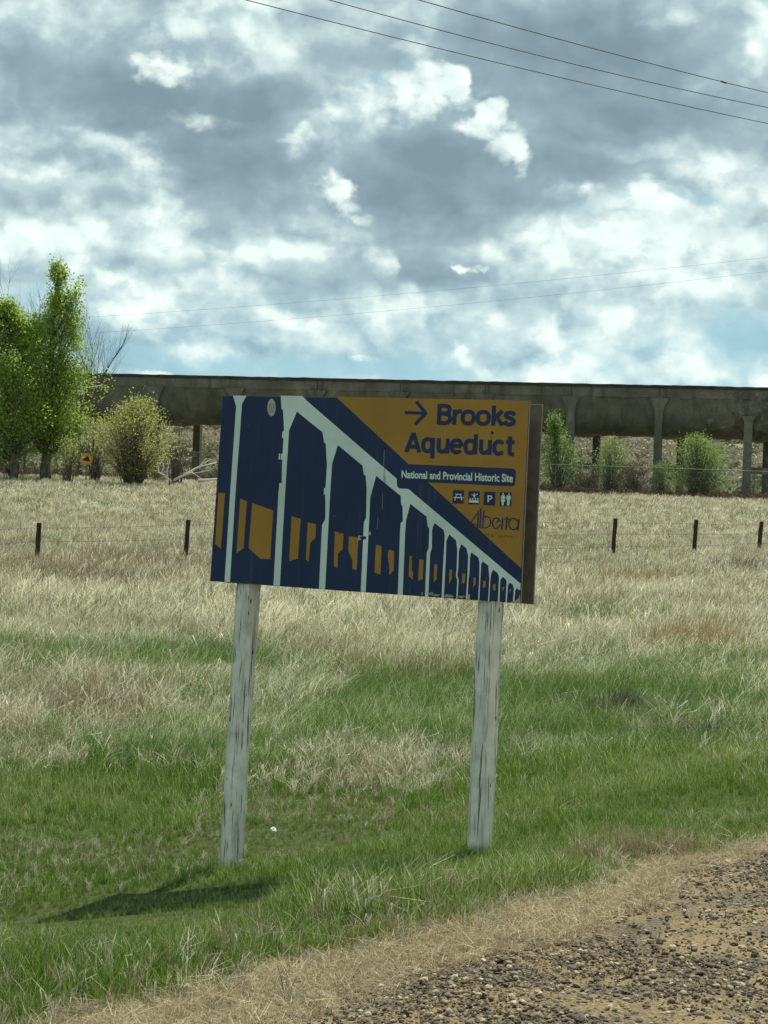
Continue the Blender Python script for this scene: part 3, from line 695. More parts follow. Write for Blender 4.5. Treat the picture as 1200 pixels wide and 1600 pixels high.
for k in range(K0, K1 + 1):
    for side in (0, 1):
        base = PO + AX * k + TR_ * side
        nf = NF if side == 0 else -NF
        gz = hz(base) - 0.4
        ztop = ZB - 0.03 if not (k == 1 and side == 0) else 6.75
        m_ = MB(); pw = 0.27
        c0 = base + nf * 0.22
        lev = [(gz, pw, 0.30), (gz + 2.5, pw, .30), (ztop - 1.35, pw - 0.01, 0.30), (ztop - 0.95, pw + 0.02, 0.31), (ztop - 0.55, pw + 0.12, 0.33), (ztop - 0.25, pw + 0.30, 0.34), (ztop, pw + 0.42, 0.34)]
        if k == 1 and side == 0: lev = [(gz, pw, 0.30), (gz + 2.5, pw, .30), (ztop - 0.35, pw, 0.30), (ztop - 0.1, pw + 0.14, 0.33), (ztop, pw + 0.16, 0.3)]
        for (z_, a, d_) in lev:
            for (i, j) in ((-1, -1), (1, -1), (1, 1), (-1, 1)):
                q = c0 + AXn * (i * (a + 0.02 * noise.noise(Vector((z_, k, i))))) + nf * (j * d_); m_.v.append((q.x, q.y, z_))
        n_ = len(lev)
        for i in range(n_ - 1):
            for j in range(4): m_.f.append((i * 4 + j, i * 4 + (j + 1) % 4, (i + 1) * 4 + (j + 1) % 4, (i + 1) * 4 + j))
        m_.f.append(tuple((n_ - 1) * 4 + j for j in range(4)))
        pil = aqb(m_, 'pillar', mt_pil)
    a = PO + AX * k - NF * 0.1; b2 = a + TR_ + NF * 0.2
    mid = (a + b2) / 2; dr = (b2 - a).normalized(); zz = 3.15
    m_ = MB(); m_.box((mid.x, mid.y, zz), (b2 - a).length - 0.2, 0.42, 0.42, dr, Vector((-dr.y, dr.x, 0)))
    aqb(m_, 'cross_strut', mt_pil)

# ------------------------------------------------------------------ chain link fence
M_GALV = plain('dull_galvanised_wire', (0.10, 0.11, 0.10), 0.6, 0.2, 3)
cl = empty('chain_link_fence', (0, 122, H(0, 122))); tag(cl, 'low chain link fence with top rail running in front of the aqueduct pillars', 'fence')
bpy.context.view_layer.update()
CA = at(250, 705, 124); CB = at(1200, 737, 119)
cdir = (Vector((CB.x, CB.y, 0)) - Vector((CA.x, CA.y, 0))); clen = cdir.length; cdir.normalize()
def cpt(s):
    x = CA.x + cdir.x * s; y = CA.y + cdir.y * s; return Vector((x, y, 0))
ctop = lambda s: CA.z + (CB.z - CA.z) * s / clen
S0, S1 = -14, clen + 12
m_ = MB(); m_.tube([(*cpt(s).xy, ctop(s)) for s in np.linspace(S0, S1, 20)], 0.022, 6); under(m_.build('top_rail', M_GALV), cl)
s = S0 + 2.6
while s < S1:
    p = cpt(s); m_ = MB(); m_.tube([(p.x, p.y, H(p.x, p.y) - .2), (p.x, p.y, ctop(s) + 0.06)], 0.036, 8); under(m_.build('fence_post', M_GALV), cl); s += 6.15
m_ = MB(); s = S0
while s < S1:
    for sg in (1, -1):
        p = cpt(s); z0 = H(p.x, p.y) + 0.03; hh = ctop(s) - z0; q = cpt(s + sg * hh)
        a_ = Vector((p.x, p.y, z0)); b_ = Vector((q.x, q.y, ctop(s + sg * hh)))
        m_.tube([a_ - Vector((0, .01 * sg, 0)), b_ - Vector((0, .01 * sg, 0))], 0.0035, 3, False)
    s += 0.11
o = under(m_.build('wire_mesh', M_GALV), cl); o['kind'] = 'stuff'

# ------------------------------------------------------------------ barbed wire field fence
mt_fp, nb, b = material('dark_weathered_post', 0.95, 0.1)
g_ = nb.noise(nb.vec('MULTIPLY', pos(nb), (25, 25, 2)), 1.0, 6, 0.65)
nb.put(b.inputs['Base Color'], nb.ramp(g_, [(0.3, (0.018, 0.014, 0.011)), (0.7, (0.07, 0.058, 0.045))])); bump(nb, b, g_, 0.8, 0.01)
M_WIRE = plain('rusted_wire', (0.10, 0.085, 0.07), 0.7, 0.3, 8)
wf = empty('wire_fence', (0, 56, H(0, 56))); tag(wf, 'barbed wire fence on dark wooden posts crossing the dry grass field', 'fence')
bpy.context.view_layer.update()
pk = {0: (61, 817), 1: (294, 812), 2: (500, 810), 3: (676, 809), 4: (828, 809), 5: (962, 810), 6: (1088, 812), 7: (1190, 815), -1: (-195, 824), 8: (1287, 818), 9: (1372, 821)}
tops = {}
for k in sorted(pk):
    D = 46 * (1 + 0.08 * k); t_ = at(*pk[k], D)
    dx = {0: -0.035, 1: -0.075, 5: -0.07, 6: -0.06, 7: -0.09}.get(k, R.uniform(-.08, .03))
    gz = H(t_.x, t_.y); bot = Vector((t_.x + dx, t_.y, gz - 0.3)); tops[k] = (bot, t_)
    m_ = MB(); rr = 0.062 * (1 + 0.035 * k)
    pts = [bot.lerp(t_, i / 8) + Vector((R.uniform(-.008, .008), R.uniform(-.008, .008), 0)) for i in range(9)]
    m_.tube(pts, [rr * R.uniform(.92, 1.06) for _ in pts], 9); under(m_.build('post', mt_fp), wf)
ks = sorted(tops)
for wi, frac in enumerate((0.09, 0.37, 0.68, 0.9)):
    m_ = MB(); allp = []
    for a_, b_ in zip(ks[:-1], ks[1:]):
        pa = tops[a_][1].lerp(tops[a_][0] + Vector((0, 0, .3)), frac + R.uniform(-.01, .01)) + Vector((0, -0.07, 0))
        pb = tops[b_][1].lerp(tops[b_][0] + Vector((0, 0, .3)), frac) + Vector((0, -0.07, 0))
        for i in range(9):
            t = i / 9; p = pa.lerp(pb, t); p.z -= 0.035 * 4 * t * (1 - t) * R.uniform(.8, 1.2); allp.append(p)
            if wi < 3: 
                for q in (0.3, 0.8):
                    c_ = pa.lerp(pb, (i + q) / 9); c_.z -= 0.03
                    m_.tube([c_ + Vector((-.012, 0, -.018)), c_ + Vector((.012, 0, .018))], 0.003, 3, False); m_.tube([c_ + Vector((.01, .0, -.018)), c_ + Vector((-.01, 0, .018))], 0.003, 3, False)
    m_.tube(allp, 0.0042, 4, False); under(m_.build('wire', M_WIRE), wf)

# ------------------------------------------------------------------ overhead lines
M_CABLE = plain('dark_cable', (0.03, 0.035, 0.04), 0.6, 0.1, 3)
def cable(p0, d0, p1, d1, pm, rad, label, group, ext=1.2):
    a_ = at(*p0, d0); b_ = at(*p1, d1)
    # parabola through the observed middle point
    n = 48; pts = []
    tm = None
    for i in range(-int(n * ext * 0.6), n + int(n * ext * 0.6)):
        t = i / n; p = a_.lerp(b_, t); p.z -= pm * 4 * t * (1 - t); pts.append(p)
    m_ = MB(); m_.tube(pts, rad, 5, False); o = m_.build('power_line', M_CABLE, None, True)
    tag(o, label, 'power line', group)
g1 = 'power lines across the top of the sky'; g2 = 'thin power lines low over the aqueduct'
cable((385, 0), 62, (1200, 193), 84, 0.12, 0.016, 'lowest of the three dark cables crossing the upper right sky', g1)
cable((515, 0), 63, (1200, 168), 84, 0.16, 0.016, 'middle of the three dark cables crossing the upper right sky', g1)
cable((655, 0), 64, (1200, 145), 84, 0.08, 0.017, 'topmost of the three dark cables crossing the upper right sky', g1)
cable((145, 495), 210, (1200, 402), 190, 0.45, 0.009, 'upper of two faint cables sagging above the aqueduct', g2)
cable((150, 520), 210, (1200, 424), 190, 0.5, 0.009, 'lower of two faint cables sagging above the aqueduct', g2)
m_ = MB(); pm_ = at(1131, 128, 81.5); m_.tube([pm_ + Vector((-.12, 0, .03)), pm_ + Vector((.12, .03, -.03))], 0.045, 6)
tag(m_.build('line_damper', M_CABLE), 'small dark clamp on the topmost overhead cable at right', 'cable clamp')

# ------------------------------------------------------------------ trees and shrubs
mt_bark, nb, b = material('furrowed_bark', 0.95, 0.1)
g_ = nb.noise(nb.vec('MULTIPLY', pos(nb), (9, 9, 1.6)), 1.0, 6, 0.7)
nb.put(b.inputs['Base Color'], nb.ramp(g_, [(0.35, (0.06, 0.05, 0.04)), (0.65, (0.26, 0.23, 0.19))])); bump(nb, b, g_, 1.0, 0.08)
M_TWIG = plain('grey_brown_twig', (0.12, 0.10, 0.085), 0.9, 0.2, 3)
M_PALEWOOD = plain('bleached_deadwood', (0.55, 0.53, 0.48), 0.9, 0.2, 3)
M_LEAF = foliage('poplar_leaf', (0.095, 0.175, 0.028), (0.35, 0.46, 0.095), 0.55)
M_LEAFY = foliage('yellow_green_leaf', (0.15, 0.18, 0.05), (0.42, 0.44, 0.14), 0.5)
M_LEAFS = foliage('shrub_leaf', (0.075, 0.13, 0.028), (0.24, 0.34, 0.075), 0.45)
M_BRUSH = foliage('dry_brush', (0.06, 0.045, 0.03), (0.17, 0.13, 0.085), 0.2)

def leaves(mb, c, n, spread, size, rr, tints, base=0.5, zs=1.0):
    for _ in range(n):
        p = Vector((c.x + rr.gauss(0, spread), c.y + rr.gauss(0, spread), c.z + rr.gauss(0, spread * zs)))
        s_ = size * rr.uniform(0.55, 1.25)
        n_ = Vector((rr.gauss(0, 1), rr.gauss(0, 1), rr.gauss(0, 1) + 0.5)).normalized()
        a = n_.orthogonal().normalized(); b_ = n_.cross(a); an = rr.uniform(0, 6.28)
        a, b_ = a * math.cos(an) + b_ * math.sin(an), b_ * math.cos(an) - a * math.sin(an)
        mb.face([p - a * s_ * .6, p - b_ * s_ * .42 + a * s_ * .05, p + a * s_ * .6, p + b_ * s_ * .42 + a * s_ * .05])
        tints.append(min(1, max(0, base + rr.gauss(0, 0.24))))
def branch(mb, p, d, length, r, depth, rr, ends, up=0.25, spread=0.6, kids=(3, 4), sides=6):
    n = 4; pts = [p]; q = p.copy(); dd = d.copy()
    for i in range(n):
        dd = (dd + Vector((rr.gauss(0, .12), rr.gauss(0, .12), rr.gauss(0, .08) + up * 0.12))).normalized()
        q = q + dd * (length / n); pts.append(q.copy())
    rad = [r * (1 - 0.62 * i / n) for i in range(n + 1)]
    mb.tube(pts, rad, sides, False)
    if depth == 0: ends.append(q); return
    for _ in range(rr.randint(*kids)):
        t = rr.uniform(0.35, 1.0); i = min(n - 1, int(t * n)); b0 = pts[i].lerp(pts[i + 1], t * n - i)
        nd = (dd + Vector((rr.gauss(0, spread), rr.gauss(0, spread), rr.gauss(0, spread * .5) + up))).normalized()
        branch(mb, b0, nd, length * rr.uniform(.5, .75), r * rr.uniform(.4, .55), depth - 1, rr, ends, up, spread, kids, max(3, sides - 1))
    ends.append(q)
def poplar(base_px, D, profile, trunk_px_w, label, seed, n_clump, group):
    """profile: list of (py, left px, right px) outlining the crown"""
    rr = random.Random(seed); b0 = at(*base_px, D); gx, gy = b0.x, b0.y; gz = H(gx, gy)
    root = empty('poplar_tree', (gx, gy, gz)); tag(root, label, 'tree', group); bpy.context.view_layer.update()
    pr = []
    for (py, l, r) in profile:
        a_ = at(l, py, D); b_ = at(r, py, D); pr.append((a_.z, (a_.x + b_.x) / 2, (b_.x - a_.x) / 2))
    pr.sort(); zs_ = [p[0] for p in pr]; cx_ = [p[1] for p in pr]; hw = [p[2] for p in pr]
    fx = lambda z: float(np.interp(z, zs_, cx_)); fw = lambda z: float(np.interp(z, zs_, hw))
    tr = trunk_px_w / 2 * D / FOC
    wood = MB(); top = zs_[-1]
    tp_ = [Vector((gx + (fx(max(z, zs_[0])) - gx) * (0 if z < zs_[0] else (z - zs_[0]) / (top - zs_[0])) + rr.gauss(0, .05), gy + rr.gauss(0, .06), z)) for z in np.linspace(gz - .3, top - 0.4, 14)]
    wood.tube(tp_, [tr * (1.25 if i == 0 else 1) * (1 - 0.93 * (i / 13) ** 0.9) + 0.01 for i in range(14)], 10)
    crown = MB(); tint = []; limbs = MB()
    for i in range(n_clump):
        t = rr.random() ** 0.95; z = zs_[0] + (top - zs_[0]) * t
        w_ = max(fw(z), .12); a = rr.uniform(0, 2 * math.pi); q = math.sqrt(rr.random())
        q = q * (0.98 + 0.12 * rr.random()) * (0.72 + 1.0 * abs(noise.noise(Vector((math.cos(a) * 1.3 + seed, math.sin(a) * 1.3, z * 1.1)))))
        c_ = Vector((fx(z) + math.cos(a) * w_ * q, gy + math.sin(a) * w_ * q * 0.9, z))
        if noise.noise(Vector((c_.x * 1.0, c_.y * 1.0, c_.z * .75)) + Vector((seed, 0, 0))) < -0.10 + .12 * t: continue
        if i % 3 == 0:
            zb = max(gz + (zs_[0] - gz) * .85, z - w_ * q * 1.3 - 0.4); i0 = min(12, max(0, int((zb - gz + .3) / (top - .4 - gz + .3) * 13)))
            s_ = tp_[i0]; mid = s_.lerp(c_, .5) + Vector((0, 0, -.12 * w_)); r1 = 0.018 + 0.035 * (1 - t) * (q)
            limbs.tube([s_, mid, c_], [r1 * 1.6, r1, 0.008], 4, False)
        dens = rr.randint(34, 58)
        leaves(crown, c_, dens, 0.18 + 0.22 * (1 - t) * rr.uniform(.6, 1.2), 0.125, rr, tint, 0.5 + 0.35 * noise.noise(c_ * 1.1), 1.5)
    for i in range(5):   # low main limbs
        a = rr.uniform(0, 6.28); e = []
        z0 = zs_[0] - rr.uniform(0.1, .6); s_ = Vector((gx, gy, z0))
        branch(limbs, s_, Vector((math.cos(a), math.sin(a) * .7, .8)).normalized(), 1.6, tr * .35, 2, rr, e, .3, .5, (2, 3), 6)
    t_ = under(wood.build('trunk', mt_bark, None, True), root); under(limbs.build('limbs', mt_bark, None, True), t_)
    under(crown.build('crown', M_LEAF, None, False, tint), root)
GT = 'green poplar trees at the left edge'
poplar((71, 746), 114, [(412, 80, 88), (425, 70, 98), (440, 66, 126), (470, 56, 122), (500, 44, 122), (540, 34, 134), (580, 30, 142), (620, 26, 147), (655, 24, 149), (680, 34, 134), (700, 50, 112)], 17,
       'tall bright green poplar with pointed crown and thick pale trunk beside the aqueduct end', 21, 1350, GT)
poplar((18, 746), 112, [(480, 0, 18), (500, -14, 42), (530, -34, 60), (580, -60, 76), (630, -70, 76), (670, -64, 72), (700, -40, 48)], 13,
       'broad green poplar cut off by the left edge of the photo with dark trunk', 22, 1350, GT)
# bare trees behind the poplars
def bare(px, py, D, hgt, label, seed, lean=0.0, r=0.07, stems=4):
    rr = random.Random(seed); b0 = at(px, py, D); gz = H(b0.x, b0.y); root = empty('bare_tree', (b0.x, b0.y, gz)); tag(root, label, 'tree', 'leafless trees behind the poplars')
    bpy.context.view_layer.update(); m_ = MB(); e = []
    s_ = Vector((b0.x, b0.y, gz)); m_.tube([s_ - Vector((0, 0, .3)), s_ + Vector((0, 0, hgt * .3))], [r * 1.6, r * 1.3], 8)
    for i in range(stems):
        branch(m_, s_ + Vector((0, 0, hgt * (.28 + .02 * i))), Vector((rr.gauss(0, .28) + lean, rr.gauss(0, .2), 1)).normalized(), hgt * rr.uniform(.36, .5), r * .8, 3, rr, e, .4, .42, (3, 5), 5)
    under(m_.build('trunk', M_TWIG, None, True), root)
bare(38, 740, 120, 11.8, 'leafless grey tree whose twigs show left of the tall poplar top', 31, -0.05)
bare(118, 740, 121, 9.2, 'leafless tree whose twigs show right of the tall poplar over the aqueduct end', 34, 0.2)

def shrub(px, py, D, profile, mat, label, seed, n_clump, leaf, group=None, stems=12, spread=0.16, dens=(16, 30), name='shrub', clump_base=.5, stemr=.03):
    rr = random.Random(seed); b0 = at(px, py, D); gx, gy = b0.x, b0.y; gz = H(gx, gy)
    root = empty(name, (gx, gy, gz)); tag(root, label, 'shrub', group); bpy.context.view_layer.update()
    pr = []
    for (yy, l, r) in profile:
        a_ = at(l, yy, D); b_ = at(r, yy, D); pr.append((a_.z, (a_.x + b_.x) / 2, (b_.x - a_.x) / 2))
    pr.sort(); zs_ = [p[0] for p in pr]; cx_ = [p[1] for p in pr]; hw = [p[2] for p in pr]
    fx = lambda z: float(np.interp(z, zs_, cx_)); fw = lambda z: float(np.interp(z, zs_, hw))
    wood = MB(); crown = MB(); tint = []
    for i in range(n_clump):
        t = rr.random() ** 0.85; z = zs_[0] + (zs_[-1] - zs_[0]) * t
        w_ = max(fw(z), .08); a = rr.uniform(0, 6.28); q = math.sqrt(rr.random()) * rr.uniform(.75, 1.12)
        c_ = Vector((fx(z) + math.cos(a) * w_ * q, gy + math.sin(a) * w_ * q * .8, z))
        if i % 2 == 0:
            s_ = Vector((gx + rr.gauss(0, .12) + (c_.x - gx) * .1, gy + rr.gauss(0, .12), gz - .1)); mid = s_.lerp(c_, .55) + Vector((-(c_.x - gx) * .18, 0, 0))
            wood.tube([s_, mid, c_], [stemr, stemr * .6, .006], 4, False)
        leaves(crown, c_, rr.randint(*dens), spread, leaf, rr, tint, clump_base + 0.4 * noise.noise(c_ * 1.6), 1.0)
    under(wood.build('stems', M_TWIG, None, True), root); under(crown.build('foliage', mat, None, False, tint), root)
shrub(208, 748, 109, [(628, 205, 232), (640, 178, 250), (658, 146, 266), (685, 134, 282), (708, 144, 280), (728, 168, 248), (745, 190, 225)], M_LEAFY, 'large round yellow green shrub in front of the aqueduct', 41, 640, 0.095, stems=20, spread=.27, dens=(10, 22))
shrub(106, 750, 108, [(682, 100, 124), (700, 86, 130), (720, 92, 124), (745, 100, 112)], M_LEAFY, 'small thin shrub between the poplar trunk and the yellow sign', 42, 90, 0.075, dens=(7, 14), clump_base=.3)
shrub(150, 742, 113, [(650, 128, 170), (680, 118, 180), (705, 120, 176), (735, 130, 165)], M_LEAFY, 'thin twiggy bush growing under the aqueduct end beside the yellow sign', 43, 110, 0.08, dens=(6, 13), clump_base=.35)
shrub(276, 742, 113, [(664, 262, 288), (690, 255, 300), (715, 258, 300), (738, 262, 296)], M_BRUSH, 'bare brown bush right of the yellow green shrub', 44, 90, 0.06, dens=(6, 12), clump_base=.4)
GS = 'green shrubs behind the chain link fence'
shrub(868, 772, 123, [(652, 864, 868), (672, 858, 875), (690, 846, 894), (710, 838, 912), (740, 838, 928), (768, 846, 915)], M_LEAFS, 'tall slim green shrub just right of the sign with a pointed top', 45, 380, 0.10, GS, spread=.22, dens=(10, 20))
shrub(952, 770, 124.5, [(688, 948, 962), (702, 928, 984), (725, 924, 992), (765, 940, 982)], M_LEAFS, 'smallest green shrub between two aqueduct pillars', 46, 210, 0.09, GS, spread=.22, dens=(8, 17), clump_base=.6)
shrub(1092, 777, 122, [(684, 1072, 1100), (698, 1050, 1128), (725, 1044, 1145), (750, 1048, 1142), (774, 1062, 1128)], M_LEAFS, 'widest green shrub in front of the pillar at right', 47, 480, 0.095, GS, spread=.22, dens=(9, 19), clump_base=.55)
shrub(912, 774, 122.4, [(735, 895, 935), (750, 890, 940), (770, 895, 935)], M_BRUSH, 'dark dry bush between the tall slim shrub and the smallest green shrub', 49, 130, 0.07, None, dens=(14, 24), clump_base=.3)
shrub(990, 775, 122.8, [(722, 965, 1010), (745, 950, 1020), (770, 955, 1015)], M_BRUSH, 'dark dry bush below the pillar left of the widest shrub', 50, 190, 0.07, None, dens=(14, 24), clump_base=.25)
shrub(1030, 776, 124, [(722, 1025, 1050), (745, 1015, 1058), (772, 1022, 1050)], M_LEAFS, 'green bush growing at the foot of the middle visible pillar', 51, 110, 0.085, GS, dens=(12, 22), clump_base=.35)
shrub(20, 742, 117, [(690, -10, 50), (710, -20, 60), (738, -10, 55)], M_BRUSH, 'dark brush behind the trunk of the broad poplar', 52, 150, 0.07, None, dens=(12, 22), clump_base=.3)
shrub(215, 745, 117, [(700, 180, 300), (725, 150, 330), (742, 150, 330)], M_BRUSH, 'low dark brush behind the yellow green shrub', 53, 220, 0.07, None, dens=(12, 22), clump_base=.25)

# dead bleached branches
def deadwood(paths, D, name, label, group=None, mat=None):
    p0 = at(*paths[0][1][0], D); root = empty(name, (p0.x, p0.y, H(p0.x, p0.y))); tag(root, label, 'deadwood', group); bpy.context.view_layer.update()
    for (r, pts) in paths:
        m_ = MB(); v = []
        for i, (x, y) in enumerate(pts): v.append(at(x, y, D + R.uniform(-.3, .3)))
        m_.tube(v, [r * (1 - .6 * i / (len(v) - 1)) for i in range(len(v))], 6); under(m_.build('branch', mat or M_PALEWOOD, None, True), root)
deadwood([(.07, [(262, 748), (256, 742), (248, 738), (246, 722)]), (.05, [(262, 748), (261, 735), (265, 722)]), (.05, [(252, 740), (256, 730), (255, 724)]), (.04, [(268, 752), (258, 745), (250, 746)])], 106, 'fallen_branch', 'bleached forked branch standing up left of the other deadwood')
deadwood([(.07, [(272, 750), (290, 741), (305, 732), (320, 727), (338, 723)]), (.04, [(290, 741), (300, 738), (310, 745), (318, 750)]), (.04, [(305, 732), (322, 722), (330, 718)]), (.04, [(280, 746), (296, 740), (310, 730), (322, 716)]), (.03, [(300, 740), (312, 738), (330, 734)])], 106.5, 'fallen_branch', 'tangle of bleached fallen branches left of the sign')
deadwood([(.10, [(310, 751), (325, 750), (340, 748)])], 105.5, 'fallen_log', 'smooth white log lying in the grass beside the sign edge')
deadwood([(.05, [(118, 618), (126, 612), (135, 606), (160, 602)]), (.03, [(126, 612), (130, 604)])], 113.2, 'bare_limb', 'bare pale limb reaching right from the tall poplar in front of the aqueduct')
deadwood([(.05, [(265, 757), (265, 748)])], 104, 'short_stake', 'short dark stake in the grass below the bleached branches', None, mt_fp)
R.seed(5)
# yellow warning sign behind the bushes
mt_ys = plain('amber_sign_paint', (0.55, 0.30, 0.03), 0.6, 0.1, 3); M_BLK = plain('black_ink', (0.015, 0.015, 0.015), 0.6, 0.1, 9)
def wsign(px, py, D, hw, label, symbol):
    c_ = at(px, py, D); gz = H(c_.x, c_.y); root = empty('warning_sign', (c_.x, c_.y, gz)); tag(root, label, 'warning sign'); bpy.context.view_layer.update()
    m_ = MB(); m_.box(c_, hw * 2, .02, hw * 1.9); o = m_.build('plate', mt_ys); bm = bmesh.new(); bm.from_mesh(o.data)
    bmesh.ops.bevel(bm, geom=[e for e in bm.edges if abs((e.verts[0].co - e.verts[1].co).y) > .01], offset=hw * .45, segments=3, affect='EDGES'); bm.to_mesh(o.data); bm.free(); under(o, root)
    if symbol:
        m_ = MB(); m_.poly([c_ + Vector((x * hw, -.014, z * hw)) for x, z in ((-.6, -.3), (-.35, -.35), (-.3, .2), (.0, .3), (.25, .55), (.3, .2), (.65, .1), (.6, -.35), (.2, -.4), (0, -.3))]); under(m_.build('symbol', M_BLK), o)
    m_ = MB(); m_.box((c_.x, c_.y + .05, (c_.z + gz) / 2 - .05), .07, .07, c_.z - gz + .1); under(m_.build('post', M_TWIG), root)
wsign(135, 717, 111, .34, 'small amber sign with a black symbol half hidden behind a thin bush', True)
wsign(115.5, 707, 115, .19, 'tiny amber plate half hidden by twigs left of the larger amber sign', False)

# ------------------------------------------------------------------ grass
MG = foliage('grass_green', (0.018, 0.060, 0.005), (0.175, 0.290, 0.026), 0.25, 0.5, 'INSTANCER', (0.42, 0.40, 0.22))
MGT = foliage('grass_blue_green', (0.026, 0.075, 0.014), (0.205, 0.31, 0.080), 0.25, 0.5, 'INSTANCER', (0.66, 0.62, 0.42))
MS = foliage('grass_straw', (0.125, 0.105, 0.052), (0.86, 0.80, 0.575), 0.24, 0.5, 'INSTANCER')
MTH = foliage('thatch', (0.13, 0.095, 0.045), (0.70, 0.595, 0.36), 0.2, 0.6, 'INSTANCER')
MBR = foliage('grass_brown', (0.12, 0.085, 0.05), (0.36, 0.27, 0.165), 0.3, 0.6, 'INSTANCER')
def tuft(name, n, h, width, radius, lean, bend, mat, seed, seg=3, upbias=1.0, heads=0.0):
    rr = random.Random(seed); v = []; f = []; bt = []
    for _ in range(n):
        bt += [rr.gauss(0, .38)] * seg
        a = rr.uniform(0, 6.28); q = radius * math.sqrt(rr.random()); x0, y0 = q * math.cos(a), q * math.sin(a)
        hh = h * rr.uniform(.5, 1.15); la = rr.uniform(0, 6.28); ll = abs(rr.gauss(0, bend)); dx = math.cos(la) * ll + lean * rr.uniform(.4, 1.3); dy = math.sin(la) * ll
        wa = rr.uniform(0, 3.14); wx, wy = math.cos(wa) * width / 2, math.sin(wa) * width / 2; k = len(v)
        w_ = rr.uniform(.6, 1.2)
        for i in range(seg + 1):
            t = i / seg; cx = x0 + dx * hh * t * t; cy = y0 + dy * hh * t * t; cz = hh * (t - 0.22 * (dx * dx + dy * dy) * t * t * t) - .02
            ww = w_ * (1 - .85 * t ** 1.5)
            if heads and i == seg - 0 and rr.random() < heads: ww = w_ * 1.3
            v.append((cx - wx * ww, cy - wy * ww, cz)); v.append((cx + wx * ww, cy + wy * ww, cz))
        for i in range(seg): f.append((k + 2 * i, k + 2 * i + 1, k + 2 * i + 3, k + 2 * i + 2))
    me = bpy.data.meshes.new(name); me.from_pydata(v, [], f); me.materials.append(mat)
    me.attributes.new('blade', 'FLOAT', 'FACE').data.foreach_set('value', bt); me.update(); return me

def scatter(name, variants, P_, rotz, scl, tint_, tilt=0.12):
    """one object: a point mesh whose geometry nodes place the tuft meshes"""
    col = bpy.data.collections.new(name + '_source')
    for i, me in enumerate(variants):
        o = bpy.data.objects.new('%s_tuft_%02d' % (name, i), me); col.objects.link(o)
    n = len(P_); me = bpy.data.meshes.new(name); me.vertices.add(n); me.vertices.foreach_set('co', np.asarray(P_, dtype=np.float32).ravel())
    rv = np.stack([NR.normal(0, tilt, n), NR.normal(0, tilt, n), rotz], 1).astype(np.float32)
    a = me.attributes.new('rot', 'FLOAT_VECTOR', 'POINT'); a.data.foreach_set('vector', rv.ravel())
    a = me.attributes.new('scl', 'FLOAT', 'POINT'); a.data.foreach_set('value', np.asarray(scl, dtype=np.float32))
    a = me.attributes.new('tint', 'FLOAT', 'POINT'); a.data.foreach_set('value', np.asarray(tint_, dtype=np.float32))
    a = me.attributes.new('idx', 'INT', 'POINT'); a.data.foreach_set('value', NR.randint(0, len(variants), n).astype(np.int32))
    me.update(); o = bpy.data.objects.new(name, me); COL.objects.link(o)
    ng = bpy.data.node_groups.new(name + '_nodes', 'GeometryNodeTree')
    ng.interface.new_socket('Geometry', in_out='INPUT', socket_type='NodeSocketGeometry'); ng.interface.new_socket('Geometry', in_out='OUTPUT', socket_type='NodeSocketGeometry')
    N = ng.nodes; Lk = ng.links
    gi = N.new('NodeGroupInput'); go = N.new('NodeGroupOutput'); ci = N.new('GeometryNodeCollectionInfo'); ci.inputs['Collection'].default_value = col
    ci.inputs['Separate Children'].default_value = True; ci.inputs['Reset Children'].default_value = True
    ip = N.new('GeometryNodeInstanceOnPoints'); ip.inputs['Pick Instance'].default_value = True
    def na(nm, dt):
        q = N.new('GeometryNodeInputNamedAttribute'); q.data_type = dt; q.inputs['Name'].default_value = nm; return q.outputs['Attribute']
    Lk.new(gi.outputs[0], ip.inputs['Points']); Lk.new(ci.outputs[0], ip.inputs['Instance']); Lk.new(na('idx', 'INT'), ip.inputs['Instance Index'])
    Lk.new(na('rot', 'FLOAT_VECTOR'), ip.inputs['Rotation']); Lk.new(na('scl', 'FLOAT'), ip.inputs['Scale']); Lk.new(ip.outputs[0], go.inputs[0])
    md = o.modifiers.new('scatter', 'NODES'); md.node_group = ng
    return tag(o, kind='stuff')

# zones of the field: world ellipses worked out from where they lie on the ground
zones = []
def zone(px, py, rx, ry, dg=0.0, db=0.0, dh=0.0):
    c_ = ground_at(px, py); a_ = ground_at(px, py + ry); b_ = ground_at(px, py - ry)
    zones.append((c_.x, c_.y, rx * c_.y / FOC, max(.15, (b_.y - a_.y) / 2), dg, db, dh))
zone(130, 1265, 230, 62, .45, -.2, -.25); zone(970, 1110, 300, 75, .50, -.25, -.05); zone(700, 1125, 260, 60, .40, -.1); zone(80, 1130, 190, 60, -.45, .25, .1)
zone(60, 1200, 90, 30, -.3, .1, 0); zone(300, 965, 420, 45, -.12, 0, .1); zone(150, 905, 260, 30, -.02, .45, .1); zone(330, 1050, 200, 24, .45); zone(50, 1040, 110, 16, .45)
zone(980, 985, 150, 26, .35); zone(40, 857, 70, 14, .4); zone(930, 858, 150, 18, .28); zone(480, 1285, 170, 52, -.12, .4, -.45); zone(150, 1345, 220, 34, -.12, .35, -.25); zone(240, 1425, 290, 70, .2, .0, -.62)
zone(600, 1195, 180, 34, -.38, .05, 0); zone(620, 1140, 300, 40, .22, 0, 0); zone(1050, 1200, 200, 50, .15, 0, 0); zone(430, 1130, 120, 30, -.2, 0, .1); zone(900, 1235, 240, 40, .25, 0, 0); zone(870, 1320, 200, 30, .2, 0, 0)
zone(660, 1345, 240, 40, .35, -.2, -.1); zone(570, 1405, 150, 40, .1, .0, .9); zone(640, 1455, 200, 30, -.15, .3, .1); zone(820, 1400, 90, 40, .35, -.2, .4); zone(950, 1340, 200, 30, -.3, .3, .1)
